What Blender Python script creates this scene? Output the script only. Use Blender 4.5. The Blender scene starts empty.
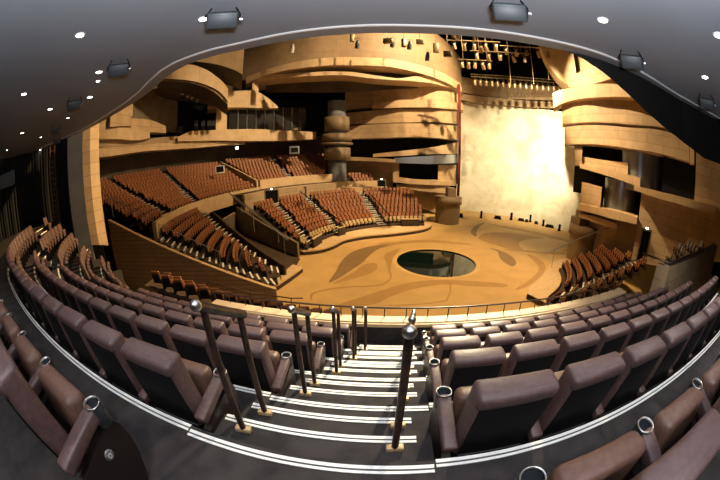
import bpy, bmesh, math, random
from mathutils import Vector, Matrix
random.seed(7)
PI = math.pi
sin, cos, rad = math.sin, math.cos, math.radians
SC = bpy.context.scene
COL = SC.collection
CAM_Z = 7.0                      # eye height over the stage floor in survey units (see K)
K = 1.4                          # metres per survey unit for everything beyond our own section
DZ = CAM_Z * (K - 1)             # so our own section, surveyed in metres, sits this much higher over the stage
F_PX, PITCH = 300.0, 16.0        # 15 mm equisolid fisheye on a 36 mm frame, tilted down 16 degrees
# ------------------------------------------------------------------ survey helpers
_cp, _sp = cos(rad(PITCH)), sin(rad(PITCH))
FW = Vector((0, _cp, -_sp)); RT = Vector((1, 0, 0)); UP = Vector((0, _sp, _cp))
def ray(x, y):
    dx, dy = x - 360, 240 - y
    r = math.hypot(dx, dy)
    th = 2 * math.asin(min(1, r / (2 * F_PX)))
    k = sin(th) / max(r, 1e-9)
    return cos(th) * FW + k * dx * RT + k * dy * UP
def azel(x, y):
    d = ray(x, y)
    return math.degrees(math.atan2(d.x, d.y)), math.degrees(math.asin(d.z))
def ground(x, y, Z=0.0):
    d = ray(x, y)
    t = (Z - CAM_Z) / d.z
    return (d.x * t, d.y * t)
def polar(az, D, Z):
    return Vector((D * sin(rad(az)), D * cos(rad(az)), Z))
def table(t):
    def f(x):
        if x <= t[0][0]: return t[0][1]
        for (a, b), (c, d) in zip(t, t[1:]):
            if x <= c:
                u = (x - a) / (c - a)
                return b + (d - b) * (u * u * (3 - 2 * u) if len(t) > 90 else u)
        return t[-1][1]
    return f
def smooth(pts):                 # monotone cubic through (x, y) points
    n = len(pts)
    if n < 3: return table(pts)
    h = [pts[i+1][0] - pts[i][0] for i in range(n-1)]
    s = [(pts[i+1][1] - pts[i][1]) / max(h[i], 1e-6) for i in range(n-1)]
    m = [s[0]] + [(0 if s[i-1]*s[i] <= 0 else 2*s[i-1]*s[i]/(s[i-1]+s[i])) for i in range(1, n-1)] + [s[-1]]
    def f(x):
        if x <= pts[0][0]: return pts[0][1]
        if x >= pts[-1][0]: return pts[-1][1]
        i = 0
        while x > pts[i+1][0]: i += 1
        u = (x - pts[i][0]) / h[i]
        return ((2*u**3-3*u*u+1)*pts[i][1] + (u**3-2*u*u+u)*h[i]*m[i] + (3*u*u-2*u**3)*pts[i+1][1] + (u**3-u*u)*h[i]*m[i+1])
    return f
# ------------------------------------------------------------------ materials
def mat(name, col, rough=.6, metal=0., noise=0., scale=8., col2=None, emit=None, bump=0., coord='Object', spec=None, stretch=None):
    m = bpy.data.materials.new(name); m.use_nodes = True
    nt = m.node_tree; b = nt.nodes['Principled BSDF']
    b.inputs['Base Color'].default_value = (*col, 1)
    b.inputs['Roughness'].default_value = rough
    b.inputs['Metallic'].default_value = metal
    if spec is not None: b.inputs['Specular IOR Level'].default_value = spec
    if noise or col2 or bump:
        tc = nt.nodes.new('ShaderNodeTexCoord'); nz = nt.nodes.new('ShaderNodeTexNoise')
        mp = nt.nodes.new('ShaderNodeMapping')
        if stretch: mp.inputs['Scale'].default_value = stretch
        nz.inputs['Scale'].default_value = scale; nz.inputs['Detail'].default_value = 6
        nt.links.new(tc.outputs[coord], mp.inputs[0]); nt.links.new(mp.outputs[0], nz.inputs['Vector'])
        if noise or col2:
            cr = nt.nodes.new('ShaderNodeValToRGB')
            a = col2 or tuple(c * (1 - noise) for c in col)
            e = tuple(min(1, c * (1 + noise)) for c in col) if not col2 else col
            cr.color_ramp.elements[0].position = .36; cr.color_ramp.elements[0].color = (*a, 1)
            cr.color_ramp.elements[1].position = .64; cr.color_ramp.elements[1].color = (*e, 1)
            nt.links.new(nz.outputs['Fac'], cr.inputs[0]); nt.links.new(cr.outputs[0], b.inputs['Base Color'])
        if bump:
            bp = nt.nodes.new('ShaderNodeBump'); bp.inputs['Strength'].default_value = bump; bp.inputs['Distance'].default_value = .02
            nt.links.new(nz.outputs['Fac'], bp.inputs['Height']); nt.links.new(bp.outputs[0], b.inputs['Normal'])
    if emit:
        b.inputs['Emission Color'].default_value = (*emit[0], 1); b.inputs['Emission Strength'].default_value = emit[1]
    return m
def panel_mat(name, col, pw, ph, gap=.012, dark=.45, rough=.62, planks=False):
    """plaster / timber panels with fine joints: u runs along the wall, v is height (metres)"""
    m = mat(name, col, rough); nt = m.node_tree; b = nt.nodes['Principled BSDF']
    tc = nt.nodes.new('ShaderNodeTexCoord'); br = nt.nodes.new('ShaderNodeTexBrick')
    br.inputs['Scale'].default_value = 1; br.inputs['Brick Width'].default_value = pw; br.inputs['Row Height'].default_value = ph
    br.inputs['Mortar Size'].default_value = gap; br.inputs['Bias'].default_value = 0
    br.inputs['Color1'].default_value = (*col, 1); br.inputs['Color2'].default_value = (*[c * .86 for c in col], 1)
    br.inputs['Mortar'].default_value = (*[c * dark for c in col], 1)
    if planks: br.offset = 0.0
    nz = nt.nodes.new('ShaderNodeTexNoise'); nz.inputs['Scale'].default_value = 1.3; nz.inputs['Detail'].default_value = 8
    mx = nt.nodes.new('ShaderNodeMix'); mx.data_type = 'RGBA'; mx.blend_type = 'MULTIPLY'; mx.inputs['Factor'].default_value = .5
    cr = nt.nodes.new('ShaderNodeValToRGB'); cr.color_ramp.elements[0].position = .3; cr.color_ramp.elements[1].position = .7
    cr.color_ramp.elements[0].color = (.62, .6, .58, 1)
    nt.links.new(tc.outputs['UV'], br.inputs['Vector']); nt.links.new(tc.outputs['UV'], nz.inputs['Vector'])
    nt.links.new(nz.outputs['Fac'], cr.inputs[0]); nt.links.new(br.outputs['Color'], mx.inputs['A']); nt.links.new(cr.outputs[0], mx.inputs['B'])
    nt.links.new(mx.outputs['Result'], b.inputs['Base Color'])
    return m
M = {}
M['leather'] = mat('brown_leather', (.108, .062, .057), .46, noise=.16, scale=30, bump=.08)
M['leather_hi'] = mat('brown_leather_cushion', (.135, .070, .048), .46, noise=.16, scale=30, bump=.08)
M['black'] = mat('black_shell', (.007, .006, .007), .7, spec=.2)
M['panel'] = mat('dark_end_panel', (.018, .011, .010), .4)
M['seat_far'] = mat('seat_leather_lit', (.235, .084, .032), .5, noise=.15, scale=12)  # same leather with the warm stage light put into the colour
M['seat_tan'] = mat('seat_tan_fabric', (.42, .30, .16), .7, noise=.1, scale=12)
M['chrome'] = mat('chrome', (.55, .53, .50), .3, 1.)
M['cupdark'] = mat('cup_plastic', (.035, .042, .050), .35)
M['carpet'] = mat('dark_carpet', (.047, .040, .038), .95, col2=(.026, .023, .023), scale=5, bump=.25, spec=.2)
M['nosing'] = mat('white_nosing', (.86, .85, .80), .6)
M['nosing_d'] = mat('nosing_grip', (.06, .06, .06), .8)
M['ceiling'] = mat('ceiling_paint', (.205, .228, .27), .75, noise=.06, scale=.35)
M['ceilrim'] = mat('ceiling_rim_paint', (.20, .21, .23), .6)
M['rimline'] = mat('white_bead', (.8, .8, .8), .4)
M['fascia'] = mat('dark_fascia', (.004, .003, .0025), .7, noise=.2, scale=1.5)
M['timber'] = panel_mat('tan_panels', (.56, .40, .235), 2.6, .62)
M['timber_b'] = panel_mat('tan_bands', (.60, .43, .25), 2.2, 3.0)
M['timber_d'] = panel_mat('tan_shaded_panels', (.40, .285, .17), 2.0, .9)  # darker copy of the tan panels, shade put into the colour
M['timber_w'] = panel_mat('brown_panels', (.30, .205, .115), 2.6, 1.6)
M['plank'] = panel_mat('plank_wall_panels', (.40, .28, .165), 3.4, .23, gap=.02, dark=.5)
M['ledge'] = mat('tan_ledge', (.60, .43, .25), .6, noise=.07, scale=2)
M['stage'] = mat('stage_sand', (.56, .37, .155), .62, noise=.07, scale=.5, spec=.3)
M['st_mid'] = mat('stage_ochre', (.42, .255, .095), .62, noise=.06, scale=1.1, spec=.3)
M['st_dark'] = mat('stage_umber', (.255, .165, .078), .65, noise=.06, scale=1.3, spec=.3)
M['st_lite'] = mat('stage_pale', (.63, .44, .20), .62, noise=.05, scale=1.1, spec=.3)
M['gang'] = mat('brown_wall', (.17, .13, .085), .75, noise=.15, scale=1)
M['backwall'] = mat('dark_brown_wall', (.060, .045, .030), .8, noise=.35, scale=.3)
M['curb'] = mat('dark_curb', (.03, .017, .010), .7)
M['water'] = mat('dark_water', (.004, .012, .010), .012, spec=.9)
M['terr'] = mat('brown_carpet', (.05, .03, .02), .95, noise=.2, scale=3)
M['dark'] = mat('black_paint', (.006, .006, .006), .8, spec=.1)
M['steel'] = mat('grey_steel', (.36, .40, .45), .3, .6)
M['glassy'] = mat('grey_glossy_glazing', (.30, .33, .38), .28, .7)
M['darkglass'] = mat('dark_glazing', (.008, .008, .008), .3, spec=.2)
M['opening'] = mat('dark_interior', (.007, .008, .009), .6, spec=.1)
M['curtain'] = mat('black_velour', (.012, .012, .014), .9)
M['flood'] = mat('grey_lamp_housing', (.05, .06, .068), .45, .2)
M['floodglass'] = mat('lamp_glass', (.040, .050, .058), .5, .1)
M['post'] = mat('mottled_bronze', (.075, .038, .024), .35, .3, col2=(.020, .012, .010), scale=22)
M['brass'] = mat('tan_bracket', (.55, .38, .20), .45, .2)
M['red'] = mat('red_drape', (.13, .012, .008), .8)
M['lens'] = mat('lamp_lens', (1, 1, 1), .3, emit=((1, .97, .9), 14))
M['warmlens'] = mat('warm_lens', (1, .9, .7), .3, emit=((1, .72, .36), 60))
M['exit'] = mat('door_lamp', (1, 1, 1), .3, emit=((1, .92, .75), 10))
M['rig'] = mat('rig_metal', (.16, .12, .07), .4, .7)
M['rigcan'] = mat('rig_can', (.36, .27, .16), .35, .6)
M['badge'] = mat('badge_metal', (.25, .25, .26), .35, .5)
M['white'] = mat('white_plastic', (.8, .8, .8), .5)
M['greywall'] = mat('grey_wall', (.12, .13, .15), .7, noise=.1, scale=1)
# projection screen: soft cloudy cream tones mixed in its colour
ms = mat('cloudy_cream', (.8, .75, .6), .8); nt = ms.node_tree
tc = nt.nodes.new('ShaderNodeTexCoord'); n1 = nt.nodes.new('ShaderNodeTexNoise'); n1.inputs['Scale'].default_value = .28; n1.inputs['Detail'].default_value = 9; n1.inputs['Roughness'].default_value = .6; n1.inputs['Distortion'].default_value = .5
cr = nt.nodes.new('ShaderNodeValToRGB'); cr.color_ramp.elements[0].position = .30; cr.color_ramp.elements[0].color = (.55, .49, .35, 1); cr.color_ramp.elements[1].position = .60; cr.color_ramp.elements[1].color = (.84, .79, .65, 1)
nt.links.new(tc.outputs['Object'], n1.inputs['Vector']); nt.links.new(n1.outputs['Fac'], cr.inputs[0]); nt.links.new(cr.outputs[0], nt.nodes['Principled BSDF'].inputs['Base Color'])
M['screen'] = ms
# ------------------------------------------------------------------ mesh builder
class MB:
    def __init__(s): s.v = []; s.f = []; s.mi = []; s.uv = []; s.sm = []
    def face(s, pts, mi=0, uv=None, sm=False):
        b = len(s.v); s.v += [tuple(p) for p in pts]; s.f.append(tuple(range(b, b + len(pts)))); s.mi.append(mi); s.uv.append(uv); s.sm.append(sm)
    def grid(s, rows, mi=0, uvs=None, sm=True):
        b = len(s.v); n = len(rows[0])
        for r in rows: s.v += [tuple(p) for p in r]
        for i in range(len(rows) - 1):
            for j in range(n - 1):
                s.f.append((b + i*n + j, b + i*n + j + 1, b + (i+1)*n + j + 1, b + (i+1)*n + j)); s.mi.append(mi); s.sm.append(sm)
                s.uv.append([uvs[i][j], uvs[i][j+1], uvs[i+1][j+1], uvs[i+1][j]] if uvs else None)
    def box(s, c, d, mi=0, mx=None, bev=0., seg=2, sm=None):
        bm = bmesh.new(); bmesh.ops.create_cube(bm, size=1)
        bmesh.ops.scale(bm, vec=Vector(d), verts=bm.verts)
        if bev: bmesh.ops.bevel(bm, geom=list(bm.edges), offset=bev, segments=seg, profile=.5, affect='EDGES')
        T = Matrix.Translation(Vector(c)) @ (mx or Matrix())
        bmesh.ops.transform(bm, matrix=T, verts=bm.verts)
        s.addbm(bm, mi, bool(bev) if sm is None else sm)
    def addbm(s, bm, mi=0, sm=False):
        b = len(s.v); bm.verts.index_update()
        s.v += [tuple(v.co) for v in bm.verts]
        for f in bm.faces:
            s.f.append(tuple(b + v.index for v in f.verts)); s.mi.append(mi); s.uv.append(None); s.sm.append(sm)
        bm.free()
    def tube(s, pts, r, n=8, mi=0, cap=True):
        pts = [Vector(p) for p in pts]; rings = []
        rr = r if isinstance(r, (list, tuple)) else [r] * len(pts)
        for i, p in enumerate(pts):
            t = (pts[min(i+1, len(pts)-1)] - pts[max(i-1, 0)]).normalized()
            a = t.cross(Vector((0, 0, 1)) if abs(t.z) < .9 else Vector((1, 0, 0))).normalized(); b2 = t.cross(a)
            rings.append([p + rr[i] * (cos(2*PI*k/n) * a + sin(2*PI*k/n) * b2) for k in range(n + 1)])
        s.grid(rings, mi)
        if cap: s.face(rings[0][:-1], mi); s.face(rings[-1][:-1][::-1], mi)
    def lathe(s, prof, n=24, mi=0, c=(0, 0, 0), mx=None):
        rows = []
        for r, z in prof:
            ring = [Vector((r * cos(2*PI*k/n), r * sin(2*PI*k/n), z)) for k in range(n + 1)]
            rows.append([(mx @ p if mx else p) + Vector(c) for p in ring])
        s.grid(rows, mi)
    def prism(s, poly, z0, z1, mi=0, side=None):
        s.face([(x, y, z1) for x, y in poly], mi)
        s.face([(x, y, z0) for x, y in poly][::-1], mi if side is None else side)
        for (a, b), (c, d) in zip(poly, poly[1:] + poly[:1]):
            s.face([(a, b, z0), (c, d, z0), (c, d, z1), (a, b, z1)], mi if side is None else side)
    def mesh(s, name, mats):
        me = bpy.data.meshes.new(name); me.from_pydata(s.v, [], s.f)
        for m in (mats if isinstance(mats, (list, tuple)) else [mats]): me.materials.append(m)
        for p, mi, sm in zip(me.polygons, s.mi, s.sm): p.material_index = mi; p.use_smooth = sm
        if any(s.uv):
            l = me.uv_layers.new(name='UV')
            for p, uv in zip(me.polygons, s.uv):
                if uv:
                    for li, q in zip(p.loop_indices, uv): l.data[li].uv = q
        me.update()
        return me
    def build(s, name, mats, parent=None):
        return link(name, s.mesh(name, mats), parent)
def link(name, me, parent=None):
    o = bpy.data.objects.new(name, me); COL.objects.link(o)
    if parent: o.parent = parent
    return o
def clean(o, merge=1e-4):
    bm = bmesh.new(); bm.from_mesh(o.data); bmesh.ops.remove_doubles(bm, verts=bm.verts, dist=merge); bmesh.ops.recalc_face_normals(bm, faces=bm.faces); bm.to_mesh(o.data); bm.free(); return o
def tag(o, label, cat, group=None, kind=None):
    o['label'] = label; o['category'] = cat
    if group: o['group'] = group
    if kind: o['kind'] = kind
    return o
def thing(name, label, cat, loc=(0, 0, 0), rz=0., group=None):
    o = bpy.data.objects.new(name, None); COL.objects.link(o); o.location = loc; o.rotation_euler = (0, 0, rz)
    o.empty_display_size = .2
    return tag(o, label, cat, group)
def struct(o): o['kind'] = 'structure'; return o
def dup(o, parent=None):
    c = o.copy(); COL.objects.link(c)
    if parent: c.parent = parent
    for ch in [x for x in o.children]: dup(ch, c)
    return c
_u = ['zeroth', 'first', 'second', 'third', 'fourth', 'fifth', 'sixth', 'seventh', 'eighth', 'ninth', 'tenth', 'eleventh', 'twelfth', 'thirteenth', 'fourteenth', 'fifteenth', 'sixteenth', 'seventeenth', 'eighteenth', 'nineteenth']
ORD = _u + [(t + 'tieth' if k == 0 else t + 'ty-' + _u[k]) for t in ('twen', 'thir', 'for', 'fif', 'six', 'seven', 'eigh', 'nine') for k in range(10)]
# ------------------------------------------------------------------ plan of our own seating section
STEP = .93; DROP = .5; LAND = 5.5
C1 = Vector((3.04, 42.66)); R1 = 41.88; PH0 = -rad(14.2); RS = 14.5
C2 = C1 + (R1 - RS) * Vector((sin(PH0), -cos(PH0)))
def row_pt(s, off):
    """s: distance to the right of the aisle measured on the landing edge; off: distance towards the stage"""
    ph = math.asin((-.33 - C1.x) / R1) + s / R1
    if ph >= PH0:
        d = Vector((sin(ph), -cos(ph))); p = C1 + (R1 - off) * d
    else:
        ph2 = PH0 + (ph - PH0) * R1 / RS
        d = Vector((sin(ph2), -cos(ph2))); p = C2 + (RS - off) * d
    return p, -d          # point, direction facing the stage
def s_at(off, L, s0):    # walk true length L along offset curve from s0
    s = s0; n = max(2, int(abs(L) / .05)); dl = L / n
    for _ in range(n):
        a = row_pt(s, off)[0]; b = row_pt(s + .01, off)[0]
        s += dl * .01 / (b - a).length
    return s
def s_of_x(x, off):
    lo, hi = -30., 20.
    for _ in range(50):
        m = (lo + hi) / 2
        if row_pt(m, off)[0].x < x: lo = m
        else: hi = m
    return lo
AL = table([(-3, -1.15), (0, -1.05), (1, -.80), (2, -.56), (3, -.36), (4, -.16), (5, .04), (6, .24)])   # aisle edges by row number
AR = table([(-3, .15), (0, .40), (1, .59), (2, .79), (3, .98), (4, 1.17), (5, 1.36), (6, 1.55)])
NROW = 5          # rows down to the parapet; four more continue below it on the curtain side
NALL = NROW; GAP = 0
S_LEFT_END = {}
for k in range(-1, NALL + 1):
    o = STEP * (k - .5) + (GAP if k > NROW else 0); s = -1.0
    while row_pt(s, o)[0].y < (8.0 if k < 2 else 8.6 if k < 6 else 11.0) and s > -27: s -= .1
    S_LEFT_END[k] = s
X_RIGHT = 8.95
# ---- terraces
terr = struct(bpy.data.objects.new('floor_terrace', None)); COL.objects.link(terr)
mb = MB()
def strip(mb, off0, off1, z, s0, s1, mi=0, n=None, z0=None):
    n = n or max(2, int(abs(s1 - s0) / .45))
    ss = [s0 + (s1 - s0) * i / n for i in range(n + 1)]
    A = [row_pt(s, off0)[0] for s in ss]; B = [row_pt(s, off1)[0] for s in ss]
    mb.grid([[(*p, z) for p in A], [(*p, z) for p in B]], mi, sm=False)
    if z0 is not None: mb.grid([[(*p, z) for p in B], [(*p, z0) for p in B]], mi, sm=False)
# landing with the row behind it
strip(mb, -3.2, 0, LAND, S_LEFT_END[1] - 1.5, 12, z0=LAND - DROP)
for k in range(1, NROW + 1):
    z = LAND - DROP * k; o0 = STEP * (k - 1)
    strip(mb, o0, o0 + STEP, z, S_LEFT_END[k] - .5, s_of_x(X_RIGHT, o0 + .5), z0=z - (DROP if k < NROW else 5.7))
for k in range(NROW + 1, NALL + 1):
    z = LAND - DROP * k; o0 = STEP * (k - 1) + GAP
    strip(mb, o0 - (GAP if k == NROW + 1 else 0), o0 + STEP, z, S_LEFT_END[k] - .5, s_of_x(-1.4 - .25 * (k - 6), o0 + .5), z0=z - (DROP if k < NALL else 3.6))
    e = s_of_x(-1.4 - .25 * (k - 6), o0 + .5); a, b_ = row_pt(e, o0)[0], row_pt(e, o0 + STEP)[0]
    mb.face([(*a, z), (*b_, z), (*b_, z - 4.5), (*a, z - 4.5)])
mb.build('tier', M['carpet'], terr)
mb2 = MB()
nos = []
for k in range(0, NROW):
    for j in (1, 2):                       # two carpeted steps on the aisle between the row platforms
        z = LAND - DROP * k - DROP / 3 * j; o0 = STEP * k; o1 = o0 + STEP / 3 * j
        q = k + j / 3
        xl, xr = AL(q) , AR(q)
        strip(mb2, o0 - .001, o1, z, s_of_x(xl, o1), s_of_x(xr, o1), n=3, z0=z - DROP / 3)
        for x in (xl, xr):
            a = row_pt(s_of_x(x, o0), o0)[0]; b = row_pt(s_of_x(x, o1), o1)[0]
            mb2.face([(*a, z), (*b, z), (*b, z - DROP), (*a, z - DROP)])
        nos.append((q, o1, z, s_of_x(xl + .02, o1), s_of_x(xr - (.10 if j == 1 else .14), o1)))
mb2.build('aisle_steps', M['carpet'], terr)
def nosing(off, z, s0, s1, n=None):
    b = MB()
    for a, c, mi in ((off - .052, off - .034, 0), (off - .034, off - .02, 1), (off - .02, off + .004, 0)):
        nn = n or max(3, int(abs(s1 - s0) / .4))
        ss = [s0 + (s1 - s0) * i / nn for i in range(nn + 1)]
        A = [row_pt(s, a)[0] for s in ss]; C = [row_pt(s, c)[0] for s in ss]; h = .007 if mi == 0 else .004
        b.grid([[(*p, z) for p in A], [(*p, z + h) for p in A], [(*p, z + h) for p in C], [(*p, z - (.03 if a == off - .02 else 0)) for p in C]], mi, sm=False)
    return b.build('step_nosing', [M['nosing'], M['nosing_d']], terr)
for q, o, z, s0, s1 in nos: nosing(o + .0, z, s0, s1)
for k in range(0, NROW):
    o = STEP * k; z = LAND - DROP * k
    nosing(o - .035, z, s_of_x(AL(k), o), s_of_x(AR(k), o))
    nosing(o, z, S_LEFT_END[k], s_of_x(AL(k) - .012, o))
    nosing(o, z, s_of_x(AR(k) + .012, o), s_of_x(X_RIGHT if k else 7.5, o))
AX2_ = table([(1, -14.6), (2, -11.0), (3, -9.3), (4, -8.1), (5, -7.0)])
mb3 = MB()
for k in range(0, NROW):
    for j in (1, 2):
        z = LAND - DROP * k - DROP / 3 * j; o1 = STEP * k + STEP / 3 * j; sm_ = s_of_x(AX2_(k + .5 + j / 3), o1)
        sa, sb = s_at(o1, -.5, sm_), s_at(o1, .5, sm_)
        strip(mb3, STEP * k, o1, z, sa, sb, n=3, z0=z - DROP); nosing(o1, z, sa, sb)
mb3.build('aisle_steps', M['carpet'], terr)
# ------------------------------------------------------------------ seats
def make_seat_parts(arm_side):
    """returns dict part -> MB; local frame: origin on the platform behind the seat, +Y faces the stage"""
    P = {}
    b = MB(); tilt = Matrix.Rotation(rad(6), 4, 'X'); T0 = Vector((0, .165, .655))
    b.box(T0, (.505, .155, .63), bev=.036, seg=3, mx=tilt)
    b.box(T0 + tilt @ Vector((0, -.048, .262)), (.50, .09, .10), bev=.035, seg=3, mx=tilt)
    P['backrest'] = (b, M['leather'])
    b = MB(); b.box(T0 + tilt @ Vector((0, -.078, -.03)), (.45, .024, .53), bev=.01, seg=2, mx=tilt)
    b.box(T0 + tilt @ Vector((0, -.085, -.285)), (.44, .014, .014), 1, bev=.005, mx=tilt)
    b.box(T0 + tilt @ Vector((0, -.02, -.40)), (.46, .05, .18), bev=.01, mx=tilt)
    P['back_panel'] = (b, [M['black'], M['badge']])
    b = MB(); b.box((0, .40, .475), (.47, .15, .38), bev=.045, seg=3, mx=Matrix.Rotation(rad(-6), 4, 'X'))
    P['seat_cushion'] = (b, M['leather_hi'])
    return P
def profile_prism(b, prof, x0, x1, mi=0):
    b.face([(x0, y, z) for y, z in prof], mi); b.face([(x1, y, z) for y, z in prof][::-1], mi)
    for (y0, z0), (y1, z1) in zip(prof, prof[1:] + prof[:1]):
        b.face([(x0, y0, z0), (x0, y1, z1), (x1, y1, z1), (x1, y0, z0)], mi)
PANEL_PROF = [(.10, 0), (.09, .37)] + [(.09 + .42 * sin(rad(t)) , .36 + .14 * sin(rad(t))) for t in (20, 45, 70)] + [(.50, .50), (.545, .44), (.56, .33), (.54, .2), (.49, .08), (.44, 0)]
def make_arm(side, x=.30):
    b = MB(); b.box((side * x, .27, .475), (.09, .40, .075), bev=.014, seg=2, mx=Matrix.Rotation(rad(14), 4, 'X'))
    a = (b, M['leather'])
    c = MB(); cx, cy, cz = side * x, .475, .525
    c.lathe([(.046, .0), (.050, .012), (.0535, .017), (.050, .022), (.0465, .018)], 24, 0, (cx, cy, cz + .02))
    c.lathe([(.036, -.115), (.0545, -.10), (.0545, .02)], 20, 1, (cx, cy, cz + .01)); c.lathe([(0.0, -.10), (.042, -.10), (.045, .02)], 20, 1, (cx, cy, cz + .01))
    p = MB(); profile_prism(p, PANEL_PROF, side * x - .03, side * x + .03)
    return a, (c, [M['chrome'], M['cupdark']]), (p, M['panel'])
_parts = make_seat_parts(1)
MESH = {k: b.mesh(k, m) for k, (b, m) in _parts.items()}
ARM = {}
for sd in (-1, 1):
    a, c, p = make_arm(sd)
    ARM[sd] = (a[0].mesh('armrest', a[1]), c[0].mesh('cup_holder', c[1]), p[0].mesh('side_panel', p[1]))
def seat_full(loc, rz, label, group, arms):
    t = thing('theatre_seat', label, 'seat', loc, rz, group)
    for k in ('backrest', 'back_panel', 'seat_cushion'): link(k, MESH[k], t)
    for sd in arms:
        ar = link('armrest', ARM[sd][0], t); ar.location.z = .055 if 'first from' in label or 'on the landing' in label else 0; link('cup_holder', ARM[sd][1], ar); link('side_panel', ARM[sd][2], t)
    return t
def far_seat_mb(b, T=None, hi=0):
    def bx(c, d, mi, bev=0., rx=0.):
        n0 = len(b.v); b.box(c, d, mi, Matrix.Rotation(rad(rx), 4, 'X'), bev, 1, sm=False)
        if T: b.v[n0:] = [tuple(T @ Vector(v)) for v in b.v[n0:]]
    bx((0, .16, .66), (.475, .12, .60), 0, .04, 13)
    bx((0, .098, .57), (.42, .03, .48), 1, 0, 13)
    bx((0, .36, .46), (.44, .15, .34), 0, .035, -8)
    bx((.30, .27, .52), (.07, .42, .08), 1, 0, 14)
    bx((.30, .30, .24), (.05, .36, .46), 1)
    return b
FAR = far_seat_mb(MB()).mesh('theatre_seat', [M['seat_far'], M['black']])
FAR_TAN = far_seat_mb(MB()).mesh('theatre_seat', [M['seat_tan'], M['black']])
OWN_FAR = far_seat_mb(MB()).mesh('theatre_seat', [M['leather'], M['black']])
AX2 = table([(1, -14.6), (2, -11.0), (3, -9.3), (4, -8.1), (5, -7.0), (6, -6.0), (9, -3.6)])
SEATS = []     # (distance, place, rotation, label, group, mode, arms)
def add_seat(p, d, z, label, group, mode, arms=()):
    rz = math.atan2(-d.x, d.y)
    k_ = K if mode in ('far', 'tan') else 1
    SEATS.append((k_ * Vector((p.x, p.y, z - CAM_Z)).length, (p.x, p.y, z), rz, label, group, mode, arms))
PITCH_S = .605
ROWNAME = {1: 'in the top row', 2: 'in the second row', 3: 'in the third row', 4: 'in the fourth row', 5: 'in the parapet row', 6: 'in the first row below the parapet', 7: 'in the second row below the parapet', 8: 'in the third row below the parapet', 9: 'in the fourth row below the parapet'}
for k in range(0, NALL + 1):
    off = STEP * (k - 1) + (.0 if k else -.06) + (GAP if k > NROW else 0); z = LAND - DROP * k if k else LAND
    for side in ((1, -1) if k <= NROW else (-1,)):
        if k > NROW: s0 = s_of_x(-1.7 - .25 * (k - 6), off + .3)
        elif k:
            s0 = s_of_x((AR if side > 0 else AL)(k - .5) + side * (.33 if side > 0 else .38), off + .3)
        else: s0 = s_of_x(.54 + .30 if side > 0 else -1.20 - .30, off + .3)
        n = 0
        while True:
            s = s_at(off + .3, side * (PITCH_S if k else .635) * n, s0); p, d = row_pt(s, off)
            pe, _ = row_pt(s + side * .3, off)
            if side > 0 and pe.x > X_RIGHT + .05: break
            if side < 0 and (s < S_LEFT_END[max(k, 0)] or n > 28): break
            if k == 0 and n > (3 if side > 0 else 4): break
            if k == 1 and side > 0 and n > 9: break
            n += 1
            if side < 0 and 0 < k <= NROW and abs(p.x - AX2(k)) < .62: continue
            where = 'towards the tan box' if side > 0 else 'towards the curtains'
            if k == 0: lab = f'brown leather seat on the landing, {ORD[n]} from the aisle, {where}'
            elif k <= NROW: lab = f'brown leather seat {ORD[n]} from the stairs {ROWNAME[k]}, {where}'
            else: lab = f'brown leather seat {ORD[n]} from the stage end {ROWNAME[k]}'
            dist = math.hypot(p.x, p.y)
            mode = 'full' if dist < 9.5 else 'own'
            arms = (-side, side) if k == 0 or False else (-side,)
            if k == 0: arms = (-side,)
            add_seat(p, d, z, lab, 'brown leather seats of the upper section', mode, arms)
# three low rows beyond the parapet, along the foot of the plank wall
LOWP = []
LOWZ = (-6.6, -6.4, -6.0, -5.6, -5.1, -4.6, -4.2)
for px, zz in zip(((334, 314), (300, 309.5), (260, 302), (225, 294.5), (195, 286), (165, 276.5), (140, 267)), LOWZ):
    r_ = ray(*px); k_ = zz / r_.z; LOWP.append(Vector((r_.x * k_, r_.y * k_)))
lowfl = struct(bpy.data.objects.new('floor_low_rows', None)); COL.objects.link(lowfl)
mbl = MB()
for rw in range(2):
    pts = []
    for i, p in enumerate(LOWP):
        t = (LOWP[min(i + 1, len(LOWP) - 1)] - LOWP[max(i - 1, 0)]).normalized(); nn = Vector((t.y, -t.x))   # away from the camera
        if nn.y < 0: nn = -nn
        pts.append((p + nn * (.93 * rw), nn))
    ZS = [CAM_Z + q - .93 - .42 * rw for q in LOWZ]
    F0 = [p for p, q in pts]; F1 = [p + q * .93 for p, q in pts]
    mbl.grid([[(*p, z) for p, z in zip(F0, ZS)], [(*p, z) for p, z in zip(F1, ZS)], [(*p, -2.78) for p in F1]], 0, sm=False)
    d_ = .25; n = 0; tot = sum((F0[i+1] - F0[i]).length for i in range(len(F0) - 1))
    while d_ < tot - .3:
        q = d_; i = 0
        while i < len(F0) - 2 and q > (F0[i+1] - F0[i]).length: q -= (F0[i+1] - F0[i]).length; i += 1
        u = q / (F0[i+1] - F0[i]).length; p = F0[i].lerp(F0[i+1], u); nn = pts[i][1].lerp(pts[i+1][1], u).normalized()
        n += 1; d_ += .62; z = ZS[i] + (ZS[i+1] - ZS[i]) * u
        add_seat(p, nn, z, f'brown seat below the parapet, {ORD[rw+1]} row out from it, {ORD[n]} from the stage end', 'seats in the low rows below the parapet', 'low')
mbl.build('tier', M['terr'], lowfl)
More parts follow.
